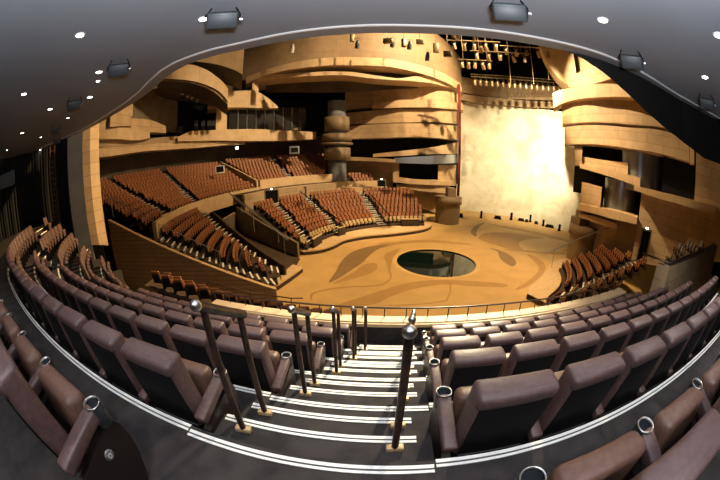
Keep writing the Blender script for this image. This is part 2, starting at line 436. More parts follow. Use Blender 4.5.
# ------------------------------------------------------------------ stage-side seating blocks, concentric about the pool
S = Vector((5.36, 19.1))
def spol(r, a): return Vector((S.x + r * cos(rad(a)), S.y + r * sin(rad(a))))
def line_side(a, b):
    ax, ay = a; bx, by = b
    return lambda p: (bx - ax) * (p.y - ay) - (by - ay) * (p.x - ax)
def dist_line(a, b):
    L = math.hypot(b[0] - a[0], b[1] - a[1]); f = line_side(a, b)
    return lambda p: f(p) / L
def block(name, r0, n, pitch, z0, rise, a0, a1, region, aisles, lab, group='', near=False, tan_first=False, mat_t='terr', skirt=.35, seat_r=None, aisle_w=.46, nb=.8):
    root = struct(bpy.data.objects.new(name, None)); COL.objects.link(root)
    t = MB(); nz = MB()
    for k in range(n):
        ra, rb = r0 + pitch * k, r0 + pitch * (k + 1); z = z0 + rise * k
        da = math.degrees(.6 / ra); m = int((a1 - a0) / da); 
        cells = [a0 + (a1 - a0) * i / m for i in range(m + 1)]
        run = []
        for i in range(m):
            am = (cells[i] + cells[i+1]) / 2
            if region(spol((ra + rb) / 2, am)):
                P = [spol(ra, cells[i]), spol(rb, cells[i]), spol(rb, cells[i+1]), spol(ra, cells[i+1])]
                t.face([(*p, z) for p in P][::-1]); t.face([(*P[3], z), (*P[0], z), (*P[0], z - rise - (.0 if k else skirt)), (*P[3], z - rise - (0 if k else skirt))][::-1])
        L = rad(a1 - a0) * (ra + .5); ns = int(L * (1 if near else K) / .60); cnt = 0
        for i in range(ns):
            a = a0 + (a1 - a0) * (i + .5) / ns; p = spol(ra + .80 * pitch, a); pm = spol(ra + .5 * pitch, a)
            if not region(pm): continue
            if any(abs(f(pm)) < aisle_w for f in aisles): continue
            cnt += 1
            d = (S - p).normalized()
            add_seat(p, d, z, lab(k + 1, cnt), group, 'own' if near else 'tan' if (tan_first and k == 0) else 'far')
        for f in aisles:                    # white edges: aisle steps, and lit seat ends along the plank wall
            best = None
            for i in range(4 * m + 1):
                a = a0 + (a1 - a0) * i / (4 * m)
                if region(spol(ra + .4, a)) and (best is None or abs(f(spol(ra + .3, a))) < best[0]): best = (abs(f(spol(ra + .3, a))), a)
            if best and best[0] < .3:
                a = best[1]; w = math.degrees(.42 / ra)
                for j, (rr, zz) in enumerate(((ra, z), (ra + pitch / 2, z + rise / 2))):
                    q = [spol(rr, a - w), spol(rr + .10, a - w), spol(rr + .10, a + w), spol(rr, a + w)]
                    nz.prism([tuple(p) for p in q], zz - (rise / 2 if j else 0), zz + .012)
                if True:
                    q = [spol(ra + pitch / 2, a - w), spol(rb, a - w), spol(rb, a + w), spol(ra + pitch / 2, a + w)]
                    t.prism([tuple(p) for p in q], z, z + rise / 2)
    t.build('tier', M[mat_t], root)
    if nz.f: nz.build('aisle_step_edges', M['nosing'], root)
    return root
# left bank A
wall_y = dist_line((-3.6, 12.3), (-15, 11.6)); al1 = dist_line((-4.4, 15.0), (-17.5, 23.1)); al0 = dist_line((-13.4, 15.8), (-17.3, 16.2)); vom = dist_line((-4.4, 15.6), (-10.2, 19.2))
ln2 = dist_line((-10.4, 28.5), (-15, 31))
lit_ends = dist_line((-3.6, 12.95), (-15, 12.25))  # no aisle here: white edges put in for lit seat end panels
def regA1(p): return wall_y(p) < -.35 and al1(p) > -.45 and p.x < -4.6
def regA2(p):
    r = (p - S).length
    return wall_y(p) < -.3 and ln2(p) > .55
block('floor_bank_lower', 10.0, 11, .664, .55, .279, 160, 226, regA1, [al1, lit_ends], lambda r, n: f'brown seat above the plank wall, {ORD[r]} row up, {ORD[n]} from the gangway', 'seats of the lower bank behind the plank wall')
block('floor_bank_upper', 17.75, 10, .664, 4.05, .279, 149, 208, regA2, [al1, al0], lambda r, n: f'brown seat above the long tan ledge, {ORD[r]} row up, {ORD[n]} along', 'seats of the bank above the tan ledge')
# raised bank E on the far side
def regE(p): return ln2(p) < -.55 and p.x < -4.0 + .25 * (p.y - 36)
alE = dist_line((-7.5, 32.2), (-10.8, 36.5))
block('floor_bank_raised', 18.2, 9, .664, 4.55, .279, 112, 153, regE, [alE], lambda r, n: f'brown seat in the bank over the doors, {ORD[r]} row up, {ORD[n]} along', 'seats of the raised far bank', skirt=.2)
# far stage-side block B
alB1 = dist_line(tuple(spol(8.9, 110)), tuple(spol(16, 111))); alB2 = dist_line((-3.6, 21.2), (-7.8, 26.5)); alB3 = dist_line(tuple(spol(8.5, 141)), tuple(spol(17, 135)))
vomB = dist_line((-4.6, 20.6), (-10.6, 25.0))
def regB(p): 
    a = math.degrees(math.atan2(p.y - S.y, p.x - S.x)) % 360
    r = (p - S).length
    return vomB(p) < -.2 and a > 83 + .8 * (r - 9)
block('floor_far_block', 9.3, 9, .664, .55, .279, 80, 175, regB, [alB1, alB2, alB3], lambda r, n: f'brown seat across the stage, {ORD[r]} row up, {ORD[n]} along', 'seats of the block across the stage', tan_first=True)
# small box F above the far block
def regF(p): return p.x > -2.4 and p.x < 1.6
block('floor_small_balcony', 17.4, 3, .664, 3.75, .279, 98, 120, regF, [], lambda r, n: f'brown seat on the small balcony, {ORD[r]} row up, {ORD[n]} along', 'seats of the small balcony', skirt=.2)
# right stage-side block D
alD = dist_line((9.0, 11.75), (17.5, 11.4))
def regD(p): return 10.2 < p.y < 15.4 + .0 * p.x and p.x > 9.2 and p.x < 17.6
block('floor_right_block', 8.9, 12, .664, .55, .21, 290, 345, regD, [alD], lambda r, n: f'brown seat before the ribbed tower, {ORD[r]} row up, {ORD[n]} along', 'seats of the stage block before the curved tower')
# seats in the tan walled box C
def regC(p): return p.x > 10.4 and p.x < 18 and p.y > 5.35 + .11 * (p.x - 9.3) and p.y < 7.6 and p.y < 4.2 + .45 * (p.x - 8)
block('floor_box', 13.6, 8, .93, 3.35, .2, 286, 330, regC, [], near=True, lab=lambda r, n: f'brown seat in the tan box, {ORD[r]} row up, {ORD[n]} along', group='seats inside the tan walled box', skirt=.6)
def in_view(P):
    v = Vector(P) - Vector((0, 0, CAM_Z)) + Vector((0, 0, .5)); v.normalize()
    th = math.acos(max(-1, min(1, v.dot(FW)))); a, b = v.dot(RT), v.dot(UP); m = math.hypot(a, b) + 1e-9
    r = 600 * sin(th / 2); return abs(r * a / m) < 372 and abs(r * b / m) < 262 and th < 1.7
_pil = polar(azel(337, 150)[0], 36.0, 0)
SEATS = [q for q in SEATS if (in_view(q[1]) or 'on the landing' in q[3]) and math.hypot(q[1][0] - _pil.x, q[1][1] - _pil.y) > 1.7]
SEATS.sort(key=lambda q: q[0])
rest = MB(); nrest = 0
for i, (dist, loc, rz, lab, grp, mode, arms) in enumerate(SEATS):
    if i < 300:
        if mode == 'full': st = seat_full(Vector(loc) + Vector((0, 0, DZ)), rz, lab, grp, arms)
        else:
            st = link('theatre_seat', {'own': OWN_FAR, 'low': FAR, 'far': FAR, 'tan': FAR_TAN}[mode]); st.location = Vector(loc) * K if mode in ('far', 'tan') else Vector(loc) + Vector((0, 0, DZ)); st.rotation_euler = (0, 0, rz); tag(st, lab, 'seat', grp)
        if 'on the landing, first' in lab and 'curtains' in lab: END_SEAT = st
    else:
        nrest += 1
        T = Matrix.Translation(Vector(loc) * K if mode in ('far', 'tan') else Vector(loc) + Vector((0, 0, DZ))) @ Matrix.Rotation(rz, 4, 'Z'); n0 = len(rest.f)
        far_seat_mb(rest, T)
        if mode == 'tan':
            for j in range(n0, len(rest.f)):
                if rest.mi[j] == 0: rest.mi[j] = 2
print('seats', len(SEATS), 'rest', nrest)
ro = rest.build('distant_seating', [M['seat_far'], M['black'], M['seat_tan']])
tag(ro, 'hundreds of small orange-brown seats rising in the far banks around the stage', 'seating', kind='stuff')
# row badge on the end panel of the nearest seat
b = MB(); mx = Matrix.Rotation(rad(90), 4, 'Y')
b.lathe([(0, .006), (.030, .006), (.034, .0), (.034, -.004)], 24, 0, (.334, .36, .36), mx)
for pts in ([(-.010, -.016), (.010, -.016), (.014, -.010), (.014, .010), (.010, .016), (-.010, .016), (-.014, .010), (-.014, -.010)],):
    inner = [(x * .45, y * .5) for x, y in pts]
    for (a, c, d, e) in zip(pts, pts[1:] + pts[:1], inner[1:] + inner[:1], inner): b.face([(.3415, .36 + q[0], .36 + q[1]) for q in (a, c, d, e)], 1)
bo = b.build('row_badge', [M['badge'], M['white']], END_SEAT); bo['label'] = 'round metal badge with a white 0'
# ------------------------------------------------------------------ stage, pool, curbs
def cat(pts, n=6, closed=True):
    out = []; N = len(pts)
    for i in range(N if closed else N - 1):
        p0, p1, p2, p3 = [Vector(pts[(i + q) % N] if closed else pts[max(0, min(N - 1, i + q))]) for q in (-1, 0, 1, 2)]
        for j in range(n):
            t = j / n
            out.append(tuple(.5 * ((2*p1) + (p2 - p0) * t + (2*p0 - 5*p1 + 4*p2 - p3) * t*t + (3*p1 - p0 - 3*p2 + p3) * t**3)))
    if not closed: out.append(tuple(pts[-1]))
    return out
def flat(b, poly, z, mi):
    bm = bmesh.new(); vs = [bm.verts.new((x, y, z)) for x, y in poly]
    try:
        f = bm.faces.new(vs); bmesh.ops.triangulate(bm, faces=[f])
        if bm.faces and sum(q.normal.z for q in bm.faces) < 0: bmesh.ops.reverse_faces(bm, faces=bm.faces)
        b.addbm(bm, mi)
    except ValueError: bm.free()
stage = struct(bpy.data.objects.new('floor_stage', None)); COL.objects.link(stage)
POOL_C, POOL_R = (5.30, 19.0), 2.78
b = MB()
n = 96
ringp = [(POOL_C[0] + POOL_R * cos(2*PI*i/n), POOL_C[1] + POOL_R * sin(2*PI*i/n)) for i in range(n + 1)]
outp = [(5.3 + 34 * cos(2*PI*i/n), 19 + 30 * sin(2*PI*i/n)) for i in range(n + 1)]
b.grid([[(x, y, 0) for x, y in ringp], [(x, y, 0) for x, y in outp]], 0, sm=False)
b.grid([[(x, y, -.9) for x, y in ringp], [(x, y, 0) for x, y in ringp]], 4, sm=False)
def crop(ox, oy, k, pts): return [(ox + x / k, oy + y / k) for x, y in pts]
INL = [
 (2, crop(290, 220, 6, [(232,375),(275,310),(300,260),(340,215),(390,185),(470,160),(560,148),(600,146),(520,180),(470,220),(430,260),(370,300),(300,345)])),
 (1, crop(290, 220, 6, [(262,378),(370,320),(440,270),(500,258),(525,270),(515,300),(470,325),(390,350),(310,372)])),
 (1, crop(290, 220, 6, [(565,215),(600,190),(660,170),(640,200),(615,240),(605,290),(600,330),(592,318),(578,260)])),
 (1, crop(380, 220, 6, [(0,140),(100,130),(300,120),(520,140),(530,150),(300,135),(120,145),(30,165),(0,165)])),
 (1, [(315,313),(340,304),(358,298),(383,290),(400,285),(422,281),(450,280),(478,281.5),(505,284),(505,287),(473,286.3),(450,284.5),(430,286),(410,290),(390,297),(375,304),(345,309),(322,313)]),
 (1, crop(290, 220, 6, [(122,478),(128,440),(220,413),(350,398),(480,393),(560,378),(598,350),(600,312),(607,312),(607,352),(566,388),(482,401),(350,406),(225,422),(142,447),(134,478)])),
 (1, crop(380, 220, 6, [(415,385),(426,385),(424,440),(404,480),(398,478),(416,430)])),
 (1, crop(380, 220, 6, [(400,478),(330,492),(200,505),(60,510),(60,515),(200,511),(335,499),(404,484)])),
 (2, crop(460, 210, 6, [(75,150),(65,130),(80,105),(110,85),(150,75),(120,100),(100,130),(100,158)])),
 (2, crop(460, 210, 6, [(175,228),(230,240),(290,265),(330,300),(335,325),(310,338),(260,310),(235,280),(225,250)])),
 (1, crop(460, 210, 6, [(110,168),(150,140),(260,135),(380,150),(500,165),(370,185),(355,215),(390,235),(320,240),(230,215),(150,190)])),
 (1, crop(460, 210, 6, [(150,78),(300,103),(440,128),(640,178),(640,190),(430,140),(290,115)])),
 (1, crop(460, 210, 6, [(260,236),(420,243),(560,254),(640,262),(640,268),(420,255)])),
 (3, crop(460, 210, 6, [(365,190),(430,175),(560,178),(640,190),(635,235),(520,252),(380,235)])),
 (3, crop(460, 210, 6, [(125,140),(150,115),(260,108),(420,140),(280,130),(160,138)])),
 (1, crop(460, 210, 6, [(400,265),(470,290),(510,330),(500,380),(420,450),(330,478),(440,400),(470,340)])),
]
for mi, px in INL: flat(b, cat([ground(*p) for p in px], 5), .004 + .0006 * mi, mi)
# pale raised rim around the water
b.lathe([(POOL_R + .02, .0), (POOL_R + .02, .012), (POOL_R + .30, .012), (POOL_R + .32, 0)], 96, 3, (*POOL_C, 0))
b.build('stage_surface', [M['stage'], M['st_mid'], M['st_dark'], M['st_lite'], M['dark']], stage)
b = MB(); b.face([(x, y, -.07) for x, y in ringp[:-1]])
w = struct(b.build('floor_pool_water', M['water']))
def apron(name, line, inner, h=.34):
    """pale step along the stage edge: dark toe, tan top"""
    L = cat(line, 6, False); b = MB(); I = inner
    n = len(L); IN = cat(inner, 6, False)
    IN = [IN[int(i * (len(IN) - 1) / (n - 1))] for i in range(n)]
    b.grid([[(*p, 0) for p in L], [(*p, h - .10) for p in L]], 1, sm=False)
    b.grid([[(*p, h - .10) for p in L], [(*p, h) for p in L], [(*p, h) for p in IN]], 0, sm=False)
    o = b.build(name, [M['ledge'], M['curb']]); return struct(o)
apron('floor_apron_far', [ground(303, 255.5), ground(320, 253.5), ground(334, 249), ground(345, 243.5), ground(365, 239.5), ground(395, 236.5), ground(420, 233), ground(430, 229.5), ground(432, 226)],
      [(-4.6, 20.5), tuple(spol(9.6, 160)), tuple(spol(9.4, 145)), tuple(spol(9.4, 125)), tuple(spol(9.4, 105)), tuple(spol(9.6, 90)), tuple(spol(10.4, 83))])
apron('floor_apron_bank', [ground(262, 298), ground(275, 292), ground(287, 284), ground(298, 276), ground(303, 272)], [(-5.2, 12.3), (-5.0, 14), (-4.7, 15.5), (-4.5, 16.6), (-4.3, 17.6)])
apron('floor_apron_right', [ground(526, 299), ground(529, 292), ground(537, 285), ground(545, 276), ground(551, 267), ground(566, 262), ground(585, 259)], [(9.6, 11.4), (10.0, 12.0), (11.5, 13.0), (12.6, 14.0), (13.6, 15.2), (15, 15.6), (18, 15.8)])
# ------------------------------------------------------------------ long plank wall of the left bank, gangway walls
def ribbon(name, pts, th, m, mtop=None, parent=None):
    """vertical wall along plan points (x, y, z0, z1), thickness th to the left of travel"""
    b = MB(); P = []; u = 0; prev = None; A = []; Bk = []
    for i, (x, y, z0, z1) in enumerate(pts):
        p = Vector((x, y)); q0 = Vector(pts[max(0, i-1)][:2]); q1 = Vector(pts[min(len(pts)-1, i+1)][:2]); t = (q1 - q0).normalized(); nrm = Vector((-t.y, t.x))
        if prev is not None: u += (p - prev).length
        prev = p; q = p + nrm * th
        A.append((p, z0, z1, u)); Bk.append(q)
    fr = [[(*a[0], a[1]) for a in A], [(*a[0], a[2]) for a in A]]; uv = [[(a[3], a[1]) for a in A], [(a[3], a[2]) for a in A]]
    b.grid(fr, 0, uv, sm=len(pts) > 6)
    bk = [[(*q, a[1]) for a, q in zip(A, Bk)], [(*q, a[2]) for a, q in zip(A, Bk)]]
    b.grid(bk[::-1], 0, uv[::-1], sm=len(pts) > 6)
    b.grid([fr[1], bk[1]], 1, [uv[1], uv[1]], sm=False); b.grid([bk[0], fr[0]], 0, [uv[0], uv[0]], sm=False)
    for i in (0, -1): b.face([fr[0][i], fr[1][i], bk[1][i], bk[0][i]], 0, [(0, 0), (0, 1), (.2, 1), (.2, 0)])
    return b.build(name, [m, mtop or m], parent)
pw = [(-13.6, 11.35), (-11, 11.5), (-8, 11.75), (-5.5, 12.0), (-3.9, 12.15)]
def bankz(p): return .55 + .42 * max(0, (Vector(p) - S).length - 10.0)
struct(ribbon('wall_plank', [(x, y, 0, bankz((x, y)) - .08) for x, y in pw], .22, M['plank'], M['ledge']))
struct(ribbon('wall_gangway_near', [(-4.3, 15.9, 0, .9), (-6.0, 16.75, 0, 1.55), (-9.0, 18.6, 0, 2.75), (-10.6, 19.6, 0, 3.5)], .15, M['terr'], M['terr']))
struct(ribbon('wall_gangway_far', [(-10.9, 24.3, 0, 3.1), (-7.6, 22.0, 0, 2.0), (-4.4, 19.8, 0, 1.1)], .18, M['gang'], M['gang']))
b = MB(); b.face([(-4.2, 16.1, .02), (-4.2, 19.6, .02), (-10.9, 24.2, .9), (-10.6, 19.7, .9)])
struct(b.build('floor_gangway', M['terr']))
struct(ribbon('wall_gangway_end', [(-10.6, 19.6, .4, 2.6), (-10.9, 24.3, .4, 2.6)], .2, M['gang'], M['ledge']))
# tan divider ledge of bank A and parapet of bank E
def arcwall(name, r, a0, a1, z0, z1, th=.25, m='timber_b', n=26):
    pts = []
    for i in range(n + 1):
        a = a0 + (a1 - a0) * i / n; p = spol(r, a); zz = z1(a) if callable(z1) else z1
        pts.append((p.x, p.y, z0, zz))
    return struct(ribbon(name, pts, th, M[m], M['ledge']))
arcwall('wall_ledge', 17.6, 202, 150, 3.2, 4.35, -.25)
arcwall('wall_raised_parapet', 17.9, 149, 119, 3.7, 5.0, -.25)
struct(ribbon('wall_raised_flank', [(*spol(17.9, 149.2), 2.9, 5.0), (*spol(21, 149.5), 4.2, 6.1), (*spol(24.3, 149.7), 5.6, 7.2)], .2, M['timber_b'], M['ledge']))
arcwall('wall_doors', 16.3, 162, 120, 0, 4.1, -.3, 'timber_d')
b = MB(); A_ = [spol(16.3, 162 - 42 * i / 20) for i in range(21)]; B_ = [spol(18.2, 162 - 42 * i / 20) for i in range(21)]
b.grid([[(*p, 4.1) for p in A_], [(*p, 4.1) for p in B_]], sm=False); struct(b.build('floor_cross_aisle', M['terr']))
arcwall('wall_far_back', 16.2, 120, 98, 0, 3.5, -.3, 'timber')
arcwall('wall_small_parapet', 17.2, 119, 99, 3.4, 4.1, -.2)
# ------------------------------------------------------------------ towers and balconies: strata bands following plan curves
def band(parent, name, tr, D, dep, m, off=0., n=28, mi_soffit=None):
    """solid curved fascia: tr = (x, y_top, y_bottom) survey marks, D(az) = plan distance, dep = depth behind the face"""
    tp = [azel(x, a) for x, a, c in tr]; bt = [azel(x, c) for x, a, c in tr]
    ft, fb = smooth(tp), smooth(bt)
    a0, a1 = (tp[0][0] + bt[0][0]) / 2, (tp[-1][0] + bt[-1][0]) / 2
    F = [[], []]; B = [[], []]; UV = [[], []]; u = 0; prev = None
    for i in range(n + 1):
        a = a0 + (a1 - a0) * i / n; d = D(a) + off
        z1 = CAM_Z + d * math.tan(rad(ft(a))); z0 = CAM_Z + d * math.tan(rad(fb(a)))
        p0 = polar(a, d, z0)
        if prev is not None: u += (p0.xy - prev.xy).length
        prev = p0
        F[0].append(p0); F[1].append(polar(a, d, z1)); UV[0].append((u, z0)); UV[1].append((u, z1))
        B[0].append(polar(a, d + dep, z0)); B[1].append(polar(a, d + dep, z1))
    b = MB()
    b.grid(F, 0, UV); b.grid([F[1], B[1]], 0, [UV[1], [(p, q + dep) for p, q in UV[1]]]); b.grid([B[0], F[0]], 1, [[(p, q + dep) for p, q in UV[0]], UV[0]]); b.grid(B[::-1], 1, UV[::-1])
    for i in (0, -1): b.face([F[0][i], F[1][i], B[1][i], B[0][i]], 0, [(0, 0), (0, 1), (dep, 1), (dep, 0)])
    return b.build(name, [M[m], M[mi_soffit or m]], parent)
DT1 = smooth([(-26, 35.5), (-22, 34), (-15, 31.8), (-8, 30.8), (0, 30.8), (8, 32), (14, 34.3), (17.5, 36.6), (19.9, 39.5)])
DT1b = smooth([(-12, 41), (-5, 39.5), (0, 38), (8, 35.6), (14, 35.6), (17.5, 37.2), (19.9, 39.8)])
DL = smooth([(-58, 18.2), (-52, 19), (-47, 21), (-42, 23.4), (-34, 27.5), (-25, 32), (-13, 36), (-5, 38)])
DW = lambda a: DL(a) + 5.5
DD = smooth([(-42, 22.5), (-36, 21.5), (-30, 22.2), (-25, 24), (-20, 27)])
DT2 = smooth([(35, 30), (39, 27.2), (46.6, 23.4), (57, 21.6), (66, 21.3), (76, 22)])
def zat(x, y, D): return CAM_Z + D * math.tan(rad(azel(x, y)[1]))
t1 = thing('drum_tower', 'tall drum tower of stacked tan bands beside the glowing screen, opposite the stairs', 'tower')
T1 = [
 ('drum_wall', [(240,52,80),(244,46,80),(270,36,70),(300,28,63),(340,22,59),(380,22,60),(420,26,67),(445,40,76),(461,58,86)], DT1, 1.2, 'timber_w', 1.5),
 ('drum_recess', [(266,60,92),(280,59,92),(300,58,92),(340,55,92),(380,55,90),(420,60,88),(445,68,90),(457,80,92)], DT1, .3, 'backwall', 3.2),  # dark sheet added for the shade between the bands
 ('band', [(246,77,84),(262,71,76),(300,61,68),(340,57,65),(380,58,66),(420,65,73),(445,74,82),(461,84,91)], DT1, 2.5, 'timber_b', -.2),
 ('band', [(252,80,83),(280,74,78),(310,72,76),(340,71,75),(373,75,78.5),(400,79,80.5)], DT1, 5, 'timber_b', .5),
 ('band', [(398,78.5,80),(423,76,82),(455,83,89),(462,87,92)], DT1, 4, 'timber_b', .4),
 ('band', [(345,84,110),(375,84,107),(400,84,100),(420,85,100),(445,88,103),(461,92,104)], DT1b, 1.5, 'timber', .6),
 ('band', [(372,104.5,108),(385,102,108),(400,100,107.5),(430,100,107.5),(463,103.5,110)], DT1b, 2.5, 'timber_b', -.5),
 ('band', [(345,113,124),(380,110,123.5),(400,109,122.5),(440,109,122.5),(460,111,124)], DT1b, 2, 'timber', 0),
 ('band', [(342,127,139.5),(380,124,138),(420,123.5,137),(460,126,140)], DT1b, 2, 'timber', -.25),
 ('recess', [(340,139,162),(400,136,162),(458,138,158)], DT1b, .5, 'opening', 2.0),
 ('band', [(373,154,157),(400,151,156),(433,147,154),(458,142,154)], DT1b, 1.5, 'timber', .4),
 ('balcony_front', [(336,156.5,160),(365,157.5,161),(395,159.5,162.5)], DT1b, 2.4, 'timber_b', -1.0),
 ('glazed_front', [(394,158,163),(425,156,164),(458,154.5,163)], DT1b, 2, 'glassy', -.6),
 ('opening_back', [(396,160,184),(458,160,184)], DT1b, .4, 'opening', 2.5),
 ('pillar', [(393,160,183),(399,160,183)], DT1b, .7, 'timber', 0),
 ('pillar', [(438,165,183),(456,165,183)], DT1b, .7, 'timber', .3),
 ('back_wall', [(322,158,200),(345,160,200),(393,161,205)], DT1b, .6, 'timber', 1.2),
 ('band', [(393,177,182),(420,180,184.5),(456,181,186)], DT1b, 1.5, 'timber_b', -.2),
 ('band', [(396,184,187),(425,184.5,191.5),(450,186,194)], DT1b, 1.5, 'timber', .1),
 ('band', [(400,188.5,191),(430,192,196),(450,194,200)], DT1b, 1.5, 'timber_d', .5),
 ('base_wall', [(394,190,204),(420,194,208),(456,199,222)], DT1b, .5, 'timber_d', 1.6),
]
for nm, tr, D, dep, m, off in T1: band(t1, nm, tr, D, dep, m, off)
# red drape hanging at the tower's edge
dr = band(None, 'red_drape', [(456.6,84,214),(459.2,84,212)], lambda a: 37.3, .3, 'red', 0, n=4); tag(dr, 'narrow red drape hanging between the drum tower and the screen', 'drape')
# round shaded pillar with rings under the drum
pil = thing('ringed_pillar', 'shaded round pillar with ledge rings under the drum tower', 'pillar')
c0 = polar(azel(337, 150)[0], 36.0, 0)
def zat(x, y, D): return CAM_Z + D * math.tan(rad(azel(x, y)[1]))
b = MB(); b.lathe([(1.1, zat(338, 185, 35)), (1.1, zat(338, 100, 35))], 28, 0, c0); b.build('shaft', M['greywall'], pil)
for ya, yb, r in ((114, 129, 1.5), (132, 140, 1.75), (141.5, 144, 1.9), (147, 160, 1.6)):
    b = MB(); z1, z0 = zat(338, ya, 33), zat(338, yb, 33); b.lathe([(1.0, z0), (r, z0), (r, z1), (1.0, z1)], 32, 0, c0); b.build('ledge_ring', M['timber_d'], pil)
# left balconies
lb = thing('balcony_range', 'long tan balcony with glazed booth above the left seating bank', 'balcony')
LBANDS = [
 ('balcony_front', [(178,137,141.5),(184,134,141),(192,131,141),(215,130,140.5),(248,129,141),(285,130.5,140.5),(316,132,139)], DL, 3.0, 'timber_b', -.3),
 ('band', [(97,132,139),(118,128,139),(140,130,140),(150,132,138)], DL, 2.2, 'timber_b', -.6),
 ('band', [(110,114,127),(120,112.5,126),(131,113,126)], DL, 2, 'timber', -.3),
 ('band', [(98,117,131),(112,116,131),(131,124,132)], DL, 2, 'timber', .3),
 ('band', [(118,106,116),(126,101,116),(133,97,117)], DL, 1.5, 'timber_b', .8),
 ('upper_wall', [(128,86,120),(140,82,124),(160,84,130),(178,88,133)], DL, .8, 'gang', 2.0),  # tan wall, its shade put into a brown colour
 ('band', [(131,118,130),(150,120,132),(166,126,133)], DL, 1.5, 'timber', .2),  # lit lower part of that wall, light put into a paler tan
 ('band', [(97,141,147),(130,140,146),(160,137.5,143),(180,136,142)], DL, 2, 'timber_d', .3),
 ('band', [(97,148,157.5),(115,146.5,155.5),(142,143.5,151.5),(170,141.5,149.5),(205,141.5,147),(245,141.5,143.5)], DL, 2.2, 'timber_b', .4),
 ('booth_back', [(180,100,136),(220,98,134),(270,98,134),(322,100,136)], DL, .4, 'opening', 4.0),
 ('booth_glazing', [(229,107,130),(260,107,130),(306,108,131)], DL, .12, 'darkglass', 1.2),
 ('booth_pillar', [(216,107,131),(227,107,131)], DL, .6, 'timber_b', .6),
 ('soffit_hood', [(207.5,106.2,107.6),(220,100,107.6),(231,91,107.4),(252,90.5,107.6),(258,92,108),(268,98,108),(278,106.5,108)], DL, 3.5, 'timber_b', -.2),
 ('hood_post', [(252,83,92),(258.5,83.5,93)], DL, 1.2, 'timber_b', -.1),
 ('hood_back', [(225,68,98),(240,66,98),(256,70,98)], DL, .6, 'backwall', 3),
]
for nm, tr, D, dep, m, off in LBANDS: band(lb, nm, tr, D, dep, m, off)
for i, x in enumerate((238, 247, 256, 265, 274, 283, 292, 300)):
    a = azel(x, 118)[0]; D = DL(a) + 1.1; b = MB(); b.tube([polar(a, D, zat(x, 130, D)), polar(a, D, zat(x, 107.5, D))], .045, 6); b.build('mullion', M['steel'], lb)
# two canopy discs hanging over the balcony
cd = thing('canopy_disc', 'broad tan canopy disc with dark underside below the ceiling edge', 'canopy')
band(cd, 'rim', [(158,78,79.5),(168,69,79),(180,64.5,79.5),(190,64.5,80.5),(205,69,84.5),(217,77,90),(224,83,96),(228,89,102)], DD, 7.5, 'timber_b', 0, mi_soffit='backwall')  # dark soffit colour stands in for shade under the discs
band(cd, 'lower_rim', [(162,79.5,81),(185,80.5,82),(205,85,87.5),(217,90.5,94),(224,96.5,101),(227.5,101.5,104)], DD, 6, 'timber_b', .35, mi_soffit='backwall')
cd2 = thing('canopy_disc', 'smaller tan canopy tucked between the broad disc and the drum tower', 'canopy')
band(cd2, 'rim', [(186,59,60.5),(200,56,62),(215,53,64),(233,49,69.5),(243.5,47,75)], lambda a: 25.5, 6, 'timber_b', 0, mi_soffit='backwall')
# ---- right tower
t2 = thing('ribbed_tower', 'curved tan tower of overlapping bands to the right of the screen', 'tower')
T2 = [
 ('top_lobe', [(538,40,43),(546,40,60),(551,42,68),(557,44,76),(565,46,83),(575,48,87)], DT2, 3, 'timber_b', .5),
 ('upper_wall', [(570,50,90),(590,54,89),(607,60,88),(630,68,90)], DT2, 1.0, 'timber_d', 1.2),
 ('band', [(568,76,87.5),(580,72,87),(600,64,82),(612,60,78.5),(622,64,77)], DT2, 1.2, 'timber_b', .5),
 ('ring', [(553,93.5,108),(556,91.5,106.5),(563,89.5,103),(575,87.5,99.8),(590,85,97.8),(607,83.5,96.8),(630,86,97.3),(654,96,99.5)], DT2, 2.2, 'timber_b', -.7),
 ('band', [(562,103,124.5),(580,100,122.5),(607,97.5,122.5),(640,99.5,125),(660,102,127),(690,126,138.5)], DT2, 2, 'timber', .25),
 ('band', [(564.5,127,144.5),(580,125.5,144),(600,125,144.5),(630,127.5,148.5),(660,130,153.5),(689,139.5,162)], DT2, 2, 'timber', 0),
 ('end_post', [(689.5,137,163),(694,140,164)], DT2, 1.6, 'ledge', -.1),
 ('recess', [(574,143,192),(600,143,197),(640,148,205),(700,160,215)], DT2, .5, 'opening', 3.2),
 ('band', [(574.5,146,165),(582,146.5,166)], DT2, 2, 'timber_d', .6),
 ('band', [(581,156.5,165),(600,159.5,169),(628,163,176)], DT2, 1.6, 'timber', 1.0),
 ('ledge', [(580,163,168),(600,167.5,173.5),(620,172.5,180),(640,178,187.5)], DT2, 2.5, 'timber_b', -.5),
 ('ledge', [(634,185.5,190),(660,191.5,199),(690,199,207.5),(716,206,213.5)], DT2, 2.5, 'timber_b', -.9),
 ('band', [(581,182,204),(590,184,206),(601,187,209)], DT2, 1.5, 'timber', .3),
 ('ledge', [(579,203.5,210),(595,207,214),(615,211,219.5),(637,217,224.5)], DT2, 2.2, 'timber_b', -.4),
 ('ledge', [(579,213,217),(598,217.5,223.5),(617,223.5,230)], DT2, 2, 'timber', 0),
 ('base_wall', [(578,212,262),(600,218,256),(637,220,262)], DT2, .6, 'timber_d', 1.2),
 ('panel_wall', [(636,190,262),(660,196,266),(690,203,262),(712,210,262)], DT2, .8, 'timber', .2),
 ('side_wall', [(690,150,262),(705,150,262),(735,150,262)], DT2, .8, 'timber', -.2),
 ('opening_back', [(662,155,200),(690,158,206),(702,160,208)], DT2, .4, 'opening', 1.0),
]
for nm, tr, D, dep, m, off in T2: band(t2, nm, tr, D, dep, m, off)
